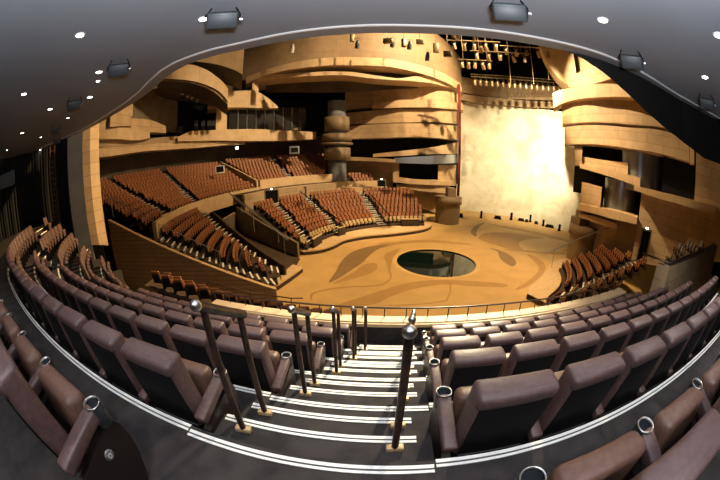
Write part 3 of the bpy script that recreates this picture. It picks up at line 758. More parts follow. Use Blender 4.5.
for x, y0, y1, D, r in ((640, 145, 192, 24.6, 1.65), (654, 150, 194, 24.2, .55), (620, 180, 222, 24.9, 1.5)):
    a = azel(x, (y0 + y1) / 2)[0]; b = MB(); b.lathe([(r, zat(x, y1, D - r)), (r, zat(x, y0, D - r))], 32, 0, polar(a, D, 0)); b.build('glazed_drum', M['glassy'], t2)
# dark handrail mouldings in the panel wall
# ---- turrets at either side of the stage mouth
def turret(label, az, D, zb, zt, r, steps):
    t = thing('stage_turret', label, 'turret', polar(az, D, 0))
    b = MB(); b.lathe([(r, 0), (r, zt - .9)], 32); b.build('drum', M['timber'], t)
    b = MB(); b.lathe([(r, zt - .9), (r + .16, zt - .88), (r + .16, zt - .1), (r - .1, zt - .1)], 32); b.lathe([(0, zt - .1), (r, zt - .1)], 32); b.build('rim', M['timber'], t)
    for i, (dx, h, w) in enumerate(steps):
        b = MB(); b.box((dx, .3, zt + h / 2 - .15), (w, 1.2, h)); b.build('step_block', M['timber'], t)
    return t
turret('round tan turret under the drum tower at the stage edge', azel(447, 221)[0], 33.0, 0, 3.0, 1.38, [(.35, 1.0, .9)])
turret('round tan turret under the ribbed tower at the stage edge', azel(579, 258)[0], 25.0, 0, 3.2, 1.2, [(-.7, .6, .5), (-.2, 1.1, .5), (.35, 1.6, .6)])
# ------------------------------------------------------------------ screen and surroundings
DS = smooth([(15, 42.5), (19.5, 42.2), (25.4, 41.6), (31.5, 40.6), (36.6, 39), (42, 37), (46, 35)])
scr = band(None, 'curved_screen', [(456,100,218.5),(462,101,218),(490,105,217.5),(520,107.5,220.5),(545,109.5,225.5),(566,112,232),(590,116,240)], DS, .15, 'screen')
tag(scr, 'tall curved cream screen with cloudy mottling between the two towers', 'screen')
hd = thing('screen_header', 'curved tan header wall above the cream screen', 'header')
band(hd, 'band', [(459,93.5,99),(480,96,103.5),(520,100,106.5),(545,101.5,107.5),(565,102,108)], DS, .6, 'timber_d', -.8)
band(hd, 'band', [(458,76,92),(480,80,95),(510,84,98.5),(540,86,100),(565,86,100.5)], DS, .35, 'timber_d', -.5)
band(hd, 'back_wall', [(456,20,92),(480,22,92),(520,26,92),(565,32,92)], DS, .4, 'dark', 1.5)
# things along the foot of the screen
for i, (x, y, w, h) in enumerate(((461,217.5,.5,.5),(481,218,.35,.9),(497.5,219,1.0,.4),(511,220,.4,.95),(521,221,.9,.35),(526.5,222,.5,.35),(530,222,.35,.95),(536,224,.5,.35),(543,226,.35,.8),(549.5,227.5,1.2,.35),(559,231,.4,.8))):
    a = azel(x, y)[0]; D = 7 / math.tan(rad(-azel(x, y)[1])); p = polar(a, min(D, DS(a) - .6), 0)
    b = MB(); b.box((0, 0, .08), (w, .4, .16), bev=.02); b.box((0, -.05, .16 + (h - .16) / 2), (w * .8, .28, h - .16), bev=.03, mx=Matrix.Rotation(rad(12), 4, 'X'))
    o = b.build('floor_monitor', M['dark']); o.location = p; o.rotation_euler = (0, 0, rad(-a))
    tag(o, f'small black {"upright" if h > .6 else "low"} box under the screen, {ORD[i+1]} from the drum tower', 'stage box', 'black boxes along the foot of the screen')
# ------------------------------------------------------------------ ceiling over our section
CEZ = CAM_Z + 2.6
edge_px = [(4,162),(40,148),(80,130),(125,102),(160,70),(200,52),(240,42),(300,30),(360,24.5),(420,24.5),(480,28),(540,37),(600,52),(640,70),(680,95),(720,118)]
edge = [(ray(*p).x * 2.6 / ray(*p).z, ray(*p).y * 2.6 / ray(*p).z) for p in edge_px]
edge = cat(edge[1:], 3, False); 
lip = []
for i, (x, y) in enumerate(edge):
    a = Vector(edge[max(0, i-1)]); c = Vector(edge[min(len(edge)-1, i+1)]); t = (c - a).normalized(); nn = Vector((-t.y, t.x))
    lip.append((x + nn.x * .46, y + nn.y * .46))
b = MB(); poly = [(-22, -7)] + [(-22, edge[0][1] + 2)] + edge + [(14, edge[-1][1] - 1), (14, -7)]
flat(b, poly, CEZ, 0); flat(b, poly, CEZ + .5, 0)
struct(b.build('ceiling', M['ceiling']))
b = MB()
b.grid([[(*p, CEZ) for p in edge], [(*p, CEZ - .03) for p in edge], [(*p, CEZ - .03) for p in [(e[0] + (l[0]-e[0])*.12, e[1] + (l[1]-e[1])*.12) for e, l in zip(edge, lip)]]], 1, sm=False)
b.grid([[(e[0] + (l[0]-e[0])*.12, e[1] + (l[1]-e[1])*.12, CEZ - .02) for e, l in zip(edge, lip)], [(*p, CEZ + .0) for p in lip], [(*p, CEZ + .5) for p in lip]], 0, sm=False)
struct(b.build('trim_1', [M['ceilrim'], M['rimline']]))
# dark fascia dropping from the right of the ceiling edge
fp = [((545,40),(545,42.5)), ((580,47),(580,58)), ((600,53),(600,72)), ((640,71),(640,110)), ((660,83),(660,127)), ((680,96),(680,142)), ((700,107),(700,157)), ((719,118),(719,164))]
b = MB(); U = []; Lw = []; Bk = []
for a, c in fp:
    r = ray(*a); k = 2.6 / r.z; x, y = r.x * k, r.y * k
    aa, ee = azel(*a); D = math.hypot(x, y) + .4; _, e2 = azel(c[0], c[1]); p = polar(aa, D, 0)
    U.append((p.x, p.y, CEZ + .3)); Lw.append((p.x, p.y, CAM_Z + D * math.tan(rad(e2)))); Bk.append((p.x * 1.05, p.y * 1.05, CEZ + .3))
b.grid([U, Lw, Bk], 0, sm=False)
struct(b.build('trim_2', M['fascia']))
# recessed downlights
for i, (x, y, what) in enumerate(((80,35,'alone and nearest the camera on the curtain side'),(204,19,'beside a floodlight near the edge'),(99,72,'upper of a pair near a floodlight'),(98,81,'lower of a pair near a floodlight'),(24,94,'farthest from the edge on the curtain side'),(90,97,'below the close pair of downlights'),(50,109,'between the second floodlight and the curtains'),(68,118,'under the second lamp housing'),(22,133,'low, towards the dark curtains'),(41,137,'near the lamp cluster by the curtains'),(40,150,'lowest before the curtains, near the lamp cluster'),(7,150,'faint one deepest over the curtains'),(603,20,'alone between the square lamp and the dark fascia'),(718,35,'at the picture edge over the tan box'),(705,77,'above the dark fascia'))):
    r = ray(x, y); k = 2.6 / r.z; p = (r.x * k, r.y * k, CEZ)
    rr = .085 if i not in (3, 7, 9, 11) else .06
    t = thing('ceiling_downlight', f'round white downlight in the ceiling, {what}', 'downlight', p, group='downlights in the grey ceiling')
    b = MB(); b.lathe([(rr, -.001), (rr, -.012), (rr + .02, -.012), (rr + .03, -.001)], 20); b.build('trim_ring', M['rimline'], t)
    b = MB(); b.lathe([(0, -.006), (rr, -.006)], 20); b.build('lens', M['lens'], t)
# lamp housings on the ceiling
def flood(x, y, label, yaw, tilt, sc=1., h=2.35):
    r = ray(x, y); k = h / r.z; p = (r.x * k, r.y * k, CAM_Z + h)
    t = thing('ceiling_floodlight', label, 'floodlight', p, rad(yaw), group='grey floodlights under the ceiling'); t.scale = (sc,) * 3
    R = Matrix.Rotation(rad(tilt), 4, 'X')
    b = MB(); b.box((0, 0, 0), (.52, .13, .30), bev=.035, seg=2, mx=R); b.build('housing', M['flood'], t)
    b = MB(); b.box(R @ Vector((0, .068, 0)), (.45, .012, .23), bev=.004, mx=R); b.box(R @ Vector((0, -.068, 0)), (.42, .012, .2), bev=.004, mx=R); b.build('glass', M['floodglass'], t)
    b = MB()
    for s in (-1, 1): b.tube([(s * .28, 0, 0), (s * .285, 0, .1), (s * .2, 0, (2.6 - h) / sc)], .014, 6)
    b.tube([(-.28, 0, .09), (.28, 0, .09)], .012, 6); b.build('bracket', M['dark'], t)
    b = MB(); b.tube([(.28, 0, 0), (.33, 0, 0)], .035, 10); b.build('knob', M['steel'], t)
flood(222, 20, 'grey floodlight under the ceiling, left of the drum tower beside a downlight', 26, 35)
flood(510, 12, 'grey floodlight under the ceiling straight above the cream screen', -26, 32)
flood(118, 70, 'grey floodlight under the ceiling beside the paired downlights', 44, 35, .95)
flood(74, 105, 'grey floodlight under the ceiling, second from the curtains along the edge', 58, 32, .9)
flood(56, 131, 'small grey floodlight nearest the dark curtains, upper one', 62, 30, .8)
flood(57, 141, 'small grey floodlight nearest the dark curtains, lower one', 62, 30, .8)
flood(632, 62, 'grey floodlight at the inner end of the dark fascia', -55, 32, .95)
flood(707, 104, 'grey floodlight halfway along the dark fascia near the picture edge', -70, 32, .9)
# ------------------------------------------------------------------ left boundary: curtains, column
def drape(name, pts, z0, z1, amp=.10, m='curtain'):
    b = MB(); P = []; u = 0
    n = 90
    Ls = [Vector(p) for p in pts]
    tot = sum((Ls[i+1] - Ls[i]).length for i in range(len(Ls)-1)); rows = [[], []]
    for i in range(n + 1):
        d = tot * i / n; k = 0
        while k < len(Ls) - 2 and d > (Ls[k+1] - Ls[k]).length: d -= (Ls[k+1] - Ls[k]).length; k += 1
        t = (Ls[k+1] - Ls[k]).normalized(); p = Ls[k] + t * d + Vector((-t.y, t.x)) * amp * sin(i * 1.9)
        rows[0].append((*p, z0)); rows[1].append((*p, z1))
    b.grid(rows); return b.build(name, M[m])
c = drape('black_curtain', [polar(-60.2, 19.6, 0).xy, polar(-66, 19.3, 0).xy, polar(-77, 19.0, 0).xy], 4.4, 10.2)
tag(c, 'wide black pleated curtain closing off the left end of the seating', 'curtain')
c = drape('black_curtain', [polar(-54.6, 18.6, 0).xy, polar(-60.0, 19.6, 0).xy], 4.2, 10.4, .06)
tag(c, 'narrow black curtain strip between the wide curtain and the grey column face', 'curtain')
struct(ribbon('wall_column_face', [(*polar(-57.6, 17.2, 0).xy, CAM_Z - 4.2, CAM_Z + 3.2), (*polar(-54.4, 17.0, 0).xy, CAM_Z - 4.2, CAM_Z + 3.2)], .3, M['greywall']))
struct(ribbon('wall_column', [(*polar(-54.4, 17.0, 0).xy, CAM_Z - 3.1, CAM_Z + 3.3), (*polar(-52.8, 16.95, 0).xy, CAM_Z - 3.2, CAM_Z + 3.3), (*polar(-50.9, 17.2, 0).xy, CAM_Z - 3.4, CAM_Z + 3.3)], .5, M['timber']))
# ladder-like rack seen in the slot between the curtains
lad = thing('wall_ladder', 'reddish ladder rack in the slot between the black curtains', 'ladder')
b = MB(); a0 = -61.0
for a in (-61.4, -60.4): b.tube([polar(a, 18.6, 4.6), polar(a, 18.6, 9.6)], .03, 6)
for i in range(16): b.tube([polar(-61.4, 18.6, 4.8 + .3*i), polar(-60.4, 18.6, 4.8 + .3*i)], .022, 6)
b.build('rails', mat('ladder_paint', (.16, .07, .05), .6), lad)
gp = band(None, 'grey_panel', [(0,176,190),(15,169,184)], lambda a: 18.2, .2, 'flood', 0, n=4); tag(gp, 'small pale grey panel hanging in front of the black curtain', 'panel')
struct(ribbon('wall_left', [(*polar(-52, 20.5, 0).xy, 0, 12), (*polar(-60, 21, 0).xy, 0, 12), (*polar(-80, 21, 0).xy, 0, 12)], .3, M['dark']))
# back wall behind the banks and under the balconies
struct(band(None, 'wall_back', [(92,138,205),(130,138,196),(180,136,186),(230,134,176),(280,134,170),(325,134,176)], DW, .5, 'backwall', -.2))
struct(band(None, 'wall_back_upper', [(150,50,142),(200,40,142),(260,40,142),(325,70,142)], DW, .5, 'dark', 3.0))
# big dark hall shell so no daylight leaks in
b = MB(); N = 48
ring = [(4 + 46 * cos(2*PI*i/N), 16 + 40 * sin(2*PI*i/N)) for i in range(N + 1)]
b.grid([[(x, y, -1) for x, y in ring], [(x, y, 32) for x, y in ring]], 0)
b.face([(x, y, 32) for x, y in ring[:-1]][::-1])
struct(b.build('wall_hall_shell', M['dark']))
# ------------------------------------------------------------------ tan box C on the right
bc = struct(bpy.data.objects.new('wall_box', None)); COL.objects.link(bc)
ribbon('front_panel', [(9.28, 5.05, -2.7, 4.8), (9.3, 4.5, -2.7, 4.85)], .25, M['timber'], M['curb'], bc)
ribbon('side_panel', [(9.3, 4.45, -2.7, 4.9), (14, 4.95, -2.7, 4.95), (20.5, 5.9, -2.7, 5.0)], .25, M['timber'], M['curb'], bc)
rl = thing('box_handrail', 'dark handrail along the top of the tan box', 'handrail')
b = MB(); b.tube([(9.4, 5.9, 4.85), (9.4, 4.6, 4.95), (14, 5.1, 5.05), (20, 6.0, 5.1)], .035, 8); b.build('rail', M['post'], rl)
for p in ((9.4, 5.8, 4.85), (9.4, 4.6, 4.95), (12, 4.9, 5.0), (15, 5.2, 5.06), (18, 5.7, 5.08)):
    b = MB(); b.tube([(p[0], p[1], 4.6), p], .02, 6); b.build('post', M['post'], rl)
# ------------------------------------------------------------------ parapet of our section with rail
def sec_curve(off, s0, s1, n): return [row_pt(s0 + (s1 - s0) * i / n, off)[0] for i in range(n + 1)]
PO = STEP * NROW + .06
SL, SRr = s_of_x(-3.9, PO), s_of_x(X_RIGHT, PO)
pc = sec_curve(PO, SL, SRr, 60)
struct(ribbon('wall_parapet', [(p.x, p.y, 2.0, 3.46) for p in pc], .08, M['carpet'], M['carpet']))
b = MB(); A = sec_curve(PO - .02, SL, SRr, 60); B2 = sec_curve(PO + .34, SL, SRr, 60)
b.grid([[(*p, 3.42) for p in A], [(*p, 3.50) for p in A], [(*p, 3.50) for p in B2], [(*p, 2.0) for p in B2]], 0, [[(i * .3, 0) for i in range(61)], [(i * .3, .1) for i in range(61)], [(i * .3, .4) for i in range(61)], [(i * .3, 3.5) for i in range(61)]], sm=False)
struct(b.build('trim_3', M['ledge']))
rl = thing('parapet_rail', 'dark tube rail with short posts along the parapet ledge below the rows', 'handrail')
b = MB(); q = sec_curve(PO + .30, SL, SRr, 60); b.tube([(*p, 3.74) for p in q], .022, 8); b.build('rail', M['post'], rl)
for i in range(27):
    p = sec_curve(PO + .30, SL, SRr, 26)[i]
    b = MB(); b.tube([(*p, 3.50), (*p, 3.74)], .014, 6); b.build('post', M['post'], rl)
# ------------------------------------------------------------------ aisle handrails (two posts, sloping top, ball at the near end)
for k in range(0, NROW):
    for side in (-1, 1):
        q1, q2 = k + 1 / 3, k + 2 / 3
        x1 = AL(q1) + .19 if side < 0 else AR(q1) - .25
        x2 = AL(q2) + .15 if side < 0 else AR(q2) - .25
        o1, o2 = STEP * k + .20, STEP * k + .53
        a = row_pt(s_of_x(x1, o1), o1)[0]; c = row_pt(s_of_x(x2, o2), o2)[0]
        z1, z2 = LAND - DROP * k - DROP / 3, LAND - DROP * k - 2 * DROP / 3
        h1, h2 = (.97, .92) if side < 0 else (.93, .90)
        wh = 'on the tan box side' if side > 0 else 'on the dark curtain side'
        t = thing('aisle_handrail', f'mottled dark two-post handrail, {ORD[k+1]} down, {wh}', 'handrail', (a.x, a.y, z1), group='handrails of the aisle stairs')
        d = c - a
        for px, pz, zz in ((Vector((0, 0)), 0, h1), (d, z2 - z1, h2)):
            b = MB(); b.tube([(px.x, px.y, pz), (px.x, px.y, pz + zz)], .023, 10); b.build('post', M['post'], t)
            b = MB(); b.box((px.x, px.y, pz + .025), (.11, .045, .045), bev=.006); b.build('foot_bracket', M['brass'], t)
        p0 = Vector((0, 0, h1 + .02)); p1 = Vector((d.x, d.y, z2 - z1 + h2 + .02)); dd = (p1 - p0)
        b = MB(); b.tube([p0 - dd * .12, p0, p1, p1 + dd * .12], .030, 10); b.build('top_rail', M['post'], t)
        b = MB(); bm = bmesh.new(); bmesh.ops.create_uvsphere(bm, u_segments=14, v_segments=10, radius=.033); bmesh.ops.translate(bm, verts=bm.verts, vec=p0 - dd * .16); b.addbm(bm, 0, True); b.build('end_ball', M['chrome'], t)
# small end wall/gate at the foot of the stairs
b = MB()
def tube_thing(name, label, pts, r, m='steel', posts=(), cat_='handrail'):
    t = thing(name, label, cat_)
    bb = MB(); bb.tube(pts, r, 8); bb.build('rail', M[m], t)
    for p, z in posts: bb = MB(); bb.tube([(*p, z[0]), (*p, z[1])], r * .8, 6); bb.build('post', M[m], t)
    return t
tube_thing('gangway_rail', 'pale tube rail down the gangway between the left bank and the far block', [(-10.2, 21.0, 4.9), (-7.2, 19.55, 3.2), (-4.7, 18.3, 1.75)], .035, 'steel', [((-8.6, 20.2), (3.2, 4.0)), ((-5.4, 18.6), (1.5, 2.1))])
tube_thing('gangway_rail', 'second pale tube rail low in the gangway, beside the far block', [(-10.2, 22.2, 4.4), (-7.0, 20.5, 2.7), (-4.9, 19.4, 1.5)], .03, 'steel', [((-8, 21.0), (1.6, 3.2)), ((-5.3, 19.6), (.3, 1.7))])
tube_thing('bank_rail', 'thin pale rail running along the top of the plank wall', [(-16.5, 11.2, 7.2), (-13.2, 11.5, 6.05), (-10, 11.7, 4.55), (-6.5, 12.0, 3.0)], .022, 'steel', [((-13.2, 11.5), (5.0, 6.05)), ((-9.8, 11.7), (3.7, 4.5)), ((-6.5, 12.0), (2.3, 3.0))])
tube_thing('block_rail', 'pale rail climbing behind the stage block to the curved tower door', [(12.2, 15.9, 1.5), (15.5, 15.9, 2.6), (18.6, 15.3, 3.7)], .03, 'steel', [((13, 15.9), (.5, 1.8)), ((17, 15.6), (1.6, 3.1))])
tube_thing('block_rail', 'pale rail along the front aisle of the stage block before the curved tower', [(9.4, 10.0, 1.4), (13, 9.95, 2.4), (14.6, 9.9, 3.0), (16.4, 9.9, 3.0)], .028, 'steel', [((11, 10), (.6, 1.85)), ((14, 9.9), (1.6, 2.8))])
tube_thing('stage_rail', 'thin curved rail at the foot of the plank wall by the stage', [(-6.0, 9.6, 2.6), (-4.4, 10.2, 1.9), (-3.0, 11.4, 1.1), (-2.7, 12.4, .6)], .03, 'post', [((-4.4, 10.2), (0, 1.9)), ((-3.0, 11.4), (0, 1.1))])
tube_thing('block_rail', 'dark rail on the diagonal aisle of the block across the stage', [(*spol(8.8, 140), 1.4), (*spol(12.5, 138), 2.5), (*spol(17, 135.5), 3.8)], .045, 'dark', [((*spol(9, 140),), (.3, 1.4)), ((*spol(13, 138),), (1.4, 2.6))])
tube_thing('block_rail', 'dark rail beside the white steps of the block across the stage', [(*spol(8.9, 106.5), 1.4), (*spol(12.5, 107.5), 2.5), (*spol(16.5, 108), 3.6)], .045, 'dark', [((*spol(9.1, 106.5),), (.3, 1.4)), ((*spol(13, 107.5),), (1.4, 2.6))])
# small wooden kerb boxes at the front corners of the far block
for i, (r_, a_, w_, lab) in enumerate(((9.0, 163, 1.6, 'dark low front panel at the gangway corner of the far block'), (8.9, 141, .9, 'small dark front panel under the diagonal rail of the far block'), (9.0, 93, 1.8, 'dark low front panel near the turret end of the far block'))):
    p = spol(r_, a_); b = MB(); b.box((0, 0, .35), (.12, w_, .7), bev=.02); b.box((0, 0, .72), (.2, w_ + .1, .05), 1, bev=.01)
    o = b.build('front_panel_screen', [M['curb'], M['ledge']]); o.location = (*p, .34); o.rotation_euler = (0, 0, rad(a_)); tag(o, lab, 'low panel')
# ------------------------------------------------------------------ doors, exit lamps, monitors
def door(i, x0, x1, y0, y1, D, lx=None):
    a0, e1 = azel(x0, y0); a1, _ = azel(x1, y0); _, e0 = azel(x0, y1)
    z1 = CAM_Z + D * math.tan(rad(e1)); z0 = CAM_Z + D * math.tan(rad(e0)); w = D * rad(a1 - a0); am = (a0 + a1) / 2
    t = struct(bpy.data.objects.new(f'door_{i}', None)); COL.objects.link(t); t.location = polar(am, D, z0); t.rotation_euler = (0, 0, rad(-am))
    h = z1 - z0
    b = MB(); b.box((0, .05, h / 2), (w, .1, h)); b.build('door_leaf', M['opening'], t)
    b = MB()
    for s in (-1, 1): b.box((s * (w / 2 + .05), 0, h / 2), (.1, .2, h + .1))
    b.box((0, 0, h + .05), (w + .2, .2, .1)); b.build('door_frame', M['timber_d'], t)
    b = MB(); b.box((0, -.12, h + .16), (.2, .08, .09), bev=.02); b.build('door_lamp', M['exit'], t)
door(1, 265.5, 277.5, 191, 212, 28.0); door(2, 295.5, 305.5, 188, 206, 31.2); door(3, 378, 385, 180.5, 200, 34.9); door(4, 643, 651, 229.5, 262, 20.6)
def small_box(name, label, cat_, x, y, D, d, m, parts=()):
    a, e = azel(x, y); t = thing(name, label, cat_, polar(a, D, CAM_Z + D * math.tan(rad(e))), rad(-a))
    b = MB(); b.box((0, 0, 0), d, bev=min(d) * .1); b.build('body', M[m], t)
    for nm, c, dd, mm in parts: b = MB(); b.box(c, dd); b.build(nm, M[mm], t)
    return t
small_box('exit_lamp', 'small white lamp glowing under the balcony above the left bank', 'lamp', 237, 148, 34, (.3, .1, .22), 'exit')
small_box('wall_screen', 'pale grey framed screen at the top of the raised far bank', 'screen', 294.5, 150, 34.5, (1.15, .12, .9), 'steel', [('display', (0, -.07, 0), (.8, .03, .55), 'opening')])
small_box('control_monitor', 'dark monitor with white edges standing at the flank of the raised bank', 'monitor', 220, 169.5, 29, (.9, .1, .7), 'white', [('display', (0, -.06, .03), (.72, .03, .56), 'dark')])
small_box('white_case', 'small white case on the balcony near the drum tower', 'case', 296, 129, 34, (.5, .3, .25), 'white')
for i, x in enumerate((196, 203, 209, 213)):
    small_box('audio_rack', f'dark equipment rack on the left balcony, {ORD[i+1]} from the canopy side', 'rack', x, 124.5, 27.4 + i * .6, (.45, .4, 1.1 - .15 * (i % 2)), 'dark', [('faceplate', (0, -.21, .1), (.35, .02, .5), 'flood')])
for i, (x, y) in enumerate(((182, 95), (187.5, 97.5), (192, 99), (197, 101))):
    a, e = azel(x, y); D = 24.5
    t = thing('round_loudspeaker', f'round dark speaker hung under the canopy disc, {ORD[i+1]} in the row of four', 'loudspeaker', polar(a, D, CAM_Z + D * math.tan(rad(e))), rad(-a), 'speakers under the canopy disc')
    mx = Matrix.Rotation(rad(90), 4, 'X')
    b = MB(); b.lathe([(0, .2), (.12, .2), (.17, .08), (.17, 0)], 18, 0, (0, .2, 0), mx); b.build('cabinet', M['dark'], t)
    b = MB(); b.lathe([(0, -.02), (.07, .0), (.155, .02)], 18, 0, (0, 0, 0), mx); b.build('cone', M['rigcan'], t)
    b = MB(); b.tube([(0, .1, .1), (0, .1, .6)], .02, 6); b.build('hanger', M['dark'], t)
rk = small_box('wheel_rack', 'round dark reel beside the balcony bands above the left bank', 'reel', 179.5, 130.5, 26.0, (.6, .4, .6), 'dark')
# ------------------------------------------------------------------ lighting rig above the screen
def can(label, P, yaw, tilt, L=.5, r=.14, lens='rigcan', grp='spotlights on the curved rig', drop=.5, body='rigcan'):
    t = thing('stage_spotlight', label, 'spotlight', P, rad(yaw), grp)
    R = Matrix.Rotation(rad(tilt), 4, 'X')
    b = MB(); b.lathe([(0, -.02), (r * .6, 0), (r * .75, L * .3), (r, L * .45), (r, L)], 14, 0, (0, 0, 0), R @ Matrix.Rotation(PI, 4, 'X')); b.build('barrel', M[body], t)
    b = MB(); b.lathe([(0, L - .03), (r * .92, L - .03)], 14, 0, (0, 0, 0), R @ Matrix.Rotation(PI, 4, 'X')); b.build('lens', M[lens], t)
    b = MB(); b.tube([(-r - .03, 0, -.15), (-r - .03, 0, .12), (0, 0, .2), (r + .03, 0, .12), (r + .03, 0, -.15)], .018, 6); b.tube([(0, 0, .2), (0, 0, drop)], .02, 6); b.build('yoke', M['rig'], t)
    return t
DR = 33.0
tr = thing('lighting_truss', 'curved lighting truss with a row of spotlights above the cream screen', 'truss')
def arc(a0, a1, D, z, n=24): return [polar(a0 + (a1 - a0) * i / n, D, z(a0 + (a1 - a0) * i / n) if callable(z) else z) for i in range(n + 1)]
ztr = zat(520, 80, DR)
for dz, dD in ((0, 0), (.35, 0), (.17, .4)):
    b = MB(); b.tube(arc(21.3, 41.5, DR + dD, ztr + dz), .035, 6); b.build('chord', M['rig'], tr)
b = MB(); P0 = arc(21.3, 41.5, DR, ztr, 40); P1 = arc(21.3, 41.5, DR, ztr + .35, 40)
for i in range(40): b.tube([P0[i], P1[i+1]] if i % 2 else [P1[i], P0[i+1]], .018, 5)
b.build('bracing', M['rig'], tr)
for i in range(18):
    a = 22 + 19 * i / 17
    P = polar(a, DR - .05, ztr - .42)
    can(f'conical spotlight under the curved truss, {ORD[i+1]} from the drum tower', P, -a + 6 * (i % 3 - 1), 12 + 8 * ((i * 7) % 3), .55, .17, drop=.36)
for i, (x, y0, y1) in enumerate(((506,36,86),(507.5,44,60),(529,42,84),(497,44,58),(545,48,80),(556,56,78))):
    a = azel(x, y0)[0]; D = 31.0
    b = MB(); b.tube([polar(a, D, zat(x, y1, D)), polar(a, D, zat(x, y0, D))], .03, 6)
    o = b.build('rigging_line', M['rigcan']); tag(o, f'thin hanging steel line of the lighting rig, {ORD[i+1]} counted across', 'rigging line', 'rigging lines above the screen')
for i, (x0, x1, y, D) in enumerate(((448, 500, 41, 27), (470, 530, 52, 29), (500, 552, 47, 28), (458, 492, 60, 30.5))):
    a0, a1 = azel(x0, y)[0], azel(x1, y)[0]; z = zat((x0 + x1) / 2, y, D)
    t = thing('lighting_bar', f'lighting bar in the dark rig loft, {["nearest the drum tower", "middle one above the truss", "one nearest the right tower", "lowest one by the drum tower"][i]}', 'lighting bar')
    b = MB(); b.tube(arc(a0, a1, D, z), .05, 6); b.build('bar', M['rigcan'], t)
    for q in (.15, .85): b = MB(); p = polar(a0 + (a1 - a0) * q, D, z); b.tube([p, p + Vector((0, 0, 3.5))], .025, 5); b.build('hanger', M['rig'], t)
    for j in range(5):
        a = a0 + (a1 - a0) * (j + .5) / 5
        can(f'{["short", "tilted", "long", "upright"][i]} can spotlight on the {["first", "second", "third", "lowest"][i]} rig bar, {ORD[j+1]} along', polar(a, D, z - .35), -a + 25 * ((j % 3) - 1), 20 + 18 * (j % 2), .6 + .1 * (j % 2), .18, grp='spotlights in the rig loft', drop=.28)
a, e = azel(481, 47); D = 25.0
KEY = polar(a, D, CAM_Z + D * math.tan(rad(e)))
can('blazing warm spotlight at the edge of the rig loft', KEY, -a, 62, .55, .22, 'warmlens', 'lit lamps of the rig loft')
for i, (x, y) in enumerate(((453, 34), (458, 35.5), (474, 36))):
    a, e = azel(x, y); can(f'small glowing lamp under the ceiling edge, {ORD[i+1]} from the drum tower', polar(a, 24, CAM_Z + 24 * math.tan(rad(e))), -a, 60, .4, .13, 'warmlens', 'lit lamps of the rig loft')
# fixtures in front of the drum
FIX = []
for i, (x, y, lab) in enumerate(((293, 44, 'white spotlight clamped in front of the drum tower, towards the left balconies'), (358, 40, 'slim spotlight at the middle of the drum tower top'), (393, 39, 'square spotlight over the drum tower top'), (410, 41, 'small spotlight over the drum tower beside the square one'), (428, 52, 'spotlight low over the drum tower band near the rig loft'))):
    a, e = azel(x, y); D = 27.5; P = polar(a, D, CAM_Z + D * math.tan(rad(e))); FIX.append((a, P))
    can(lab, P, -a + 15, 28, .9, .22, 'rigcan', 'spotlights over the drum tower', .5, 'white' if i == 0 else 'flood')
for i, (x, y, d, rz_) in enumerate(((352, 37, (.35, .25, 1.0), 20), (388, 41, (.9, .5, .5), -10), (404, 43, (.4, .4, .9), 30), (420, 42, (.7, .4, .5), 0), (436, 48, (.5, .4, 1.0), 15), (448, 54, (.8, .4, .6), -20))):
    q = small_box('rigging_box', f'{["slim", "wide", "upright", "low", "tall", "rear"][i]} metal box hung over the drum tower top, {ORD[i+1]} counted towards the screen', 'rigging box', x, y, 27.0, d, 'rig')
    q.rotation_euler.z += rad(rz_); b = MB(); b.tube([(0, 0, d[2] / 2), (0, 0, d[2] / 2 + 2.2)], .03, 6); b.build('hanger', M['rig'], q)
# ------------------------------------------------------------------ from survey units to metres
NEAR = ('floor_low_rows', 'floor_terrace', 'theatre_seat', 'distant_seating', 'floor_box', 'wall_parapet', 'trim_', 'parapet_rail', 'aisle_handrail', 'ceiling', 'wall_box', 'box_handrail', 'black_curtain', 'grey_panel', 'wall_ladder', 'wall_left', 'wall_column')
done = set()
def to_metres(o):
    o.location = o.location * K
    if o.type == 'MESH' and o.data.name not in done:
        done.add(o.data.name); o.data.transform(Matrix.Scale(K, 4))
    for c in o.children: to_metres(c)
for o in [q for q in SC.objects if q.parent is None]:
    if o.name.startswith(('theatre_seat', 'distant_seating')): continue
    if o.name.startswith(NEAR): o.location.z += DZ
    else: to_metres(o)
# ------------------------------------------------------------------ light
def spot(loc, tgt, W, ang, col, size=.15, blend=.5, near=False):
    if near == 'tgt': tgt = Vector(tgt) + Vector((0, 0, DZ)); loc = Vector(loc) * K; W *= K * K
    elif near: loc = Vector(loc) + Vector((0, 0, DZ)); tgt = Vector(tgt) + Vector((0, 0, DZ))
    else: loc = Vector(loc) * K; tgt = Vector(tgt) * K; W *= K * K
    l = bpy.data.lights.new('spot', 'SPOT'); l.energy = W; l.spot_size = rad(ang); l.spot_blend = blend; l.color = col; l.shadow_soft_size = size
    o = bpy.data.objects.new('spot_lamp', l); COL.objects.link(o); o.location = loc
    o.rotation_euler = (Vector(tgt) - Vector(loc)).to_track_quat('-Z', 'Y').to_euler(); return o
WARM = (1, .66, .30); AMB = (1, .72, .40); NEU = (1, .95, .9)
RIG = Vector((9, 20, 20))
K2 = KEY + Vector((0, -.2, .6))
spot((8, 19, 21), (3.5, 18, 0), 21500, 75, WARM, .4, .8)             # stage wash
spot((14, 21, 25), polar(6, 34, 14), 52000, 80, AMB, .15, .6)   # drum tower
spot((10, 18, 18), polar(-37, 26, 12), 13500, 46, AMB, .2, .6)     # left balconies
spot((9, 20, 18), (-11, 17, 4), 8000, 60, WARM, .3, .8)            # left bank
spot((8, 18, 18), (-3, 30, 2), 5000, 56, WARM, .3, .8)             # far block
spot((9, 22, 18), polar(50, 24, 12), 20000, 60, AMB, .2, .6)       # right tower
spot((8, 20, 18), (16, 13, 3), 7000, 56, WARM, .3, .8)             # right block
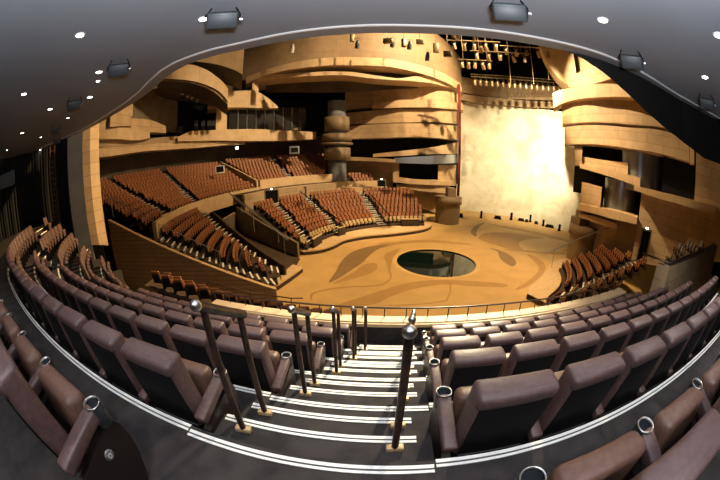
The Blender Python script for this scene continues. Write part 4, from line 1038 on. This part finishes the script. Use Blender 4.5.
spot((12, 18, 17), polar(33, 39, 9), 44000, 62, (1, .82, .50), .3, 1.0); spot((13, 19, 17), polar(37, 38, 9), 22000, 38, (1, .84, .56), .3, 1.0)   # screen
spot((7, 18, 18), (1.2, 5.4, 3), 60000, 22, (1, .86, .58), .3, .9, 'tgt') # parapet and stair foot
spot((7, 19, 18), (-12, 6.5, 4.5), 42000, 34, WARM, .3, .9, 'tgt')         # curved ends of our own rows
for a, P in FIX[:1] + FIX[4:]: spot(P, polar(a - 1, DT1(a) - .1, P.z - 6.0), 2400, 70, (1, .82, .55), .1, .9)
# downlights of the ceiling
for x, y in ((-4.45, 2.76), (-2.58, 4.17), (3.68, 3.02), (4.88, 1.06), (-7.7, 5.72), (6.59, 2.22), (0, -1.2), (-2.5, -1.5), (2.8, -1.5), (8.0, 1.2)):
    spot((x, y, CEZ - .05), (x, y, 0), (420 if x > 6 else 150) if y > 0 else 200, 130, NEU, .08, .9, True)
# the photographer's bounced flash
l = bpy.data.lights.new('flash', 'AREA'); l.energy = 800; l.size = .5; l.color = (.95, .97, 1)
o = bpy.data.objects.new('bounce_flash', l); COL.objects.link(o); o.location = (0.3, -.5, CAM_Z + DZ + .3); o.rotation_euler = (rad(180 - 12), 0, 0)
wd = bpy.data.worlds.new('World'); SC.world = wd; wd.use_nodes = True
wd.node_tree.nodes['Background'].inputs[0].default_value = (.6, .55, .5, 1); wd.node_tree.nodes['Background'].inputs[1].default_value = .0
# ------------------------------------------------------------------ camera
cd_ = bpy.data.cameras.new('Camera'); co = bpy.data.objects.new('Camera', cd_); COL.objects.link(co); SC.camera = co
cd_.type = 'PANO'; cd_.sensor_width = 36; cd_.sensor_fit = 'HORIZONTAL'; cd_.clip_end = 300; cd_.clip_start = .02
try:
    cd_.cycles.panorama_type = 'FISHEYE_EQUISOLID'; cd_.cycles.fisheye_lens = 15.0; cd_.cycles.fisheye_fov = PI * 1.1
except Exception:
    cd_.panorama_type = 'FISHEYE_EQUISOLID'; cd_.fisheye_lens = 15.0; cd_.fisheye_fov = PI * 1.1
co.location = (0, 0, CAM_Z + DZ); co.rotation_euler = (rad(90 - PITCH), 0, 0)
vs = SC.view_settings; vs.view_transform = 'Standard'; vs.look = 'None'; vs.gamma = 1; vs.use_curve_mapping = False; vs.exposure = 0.0
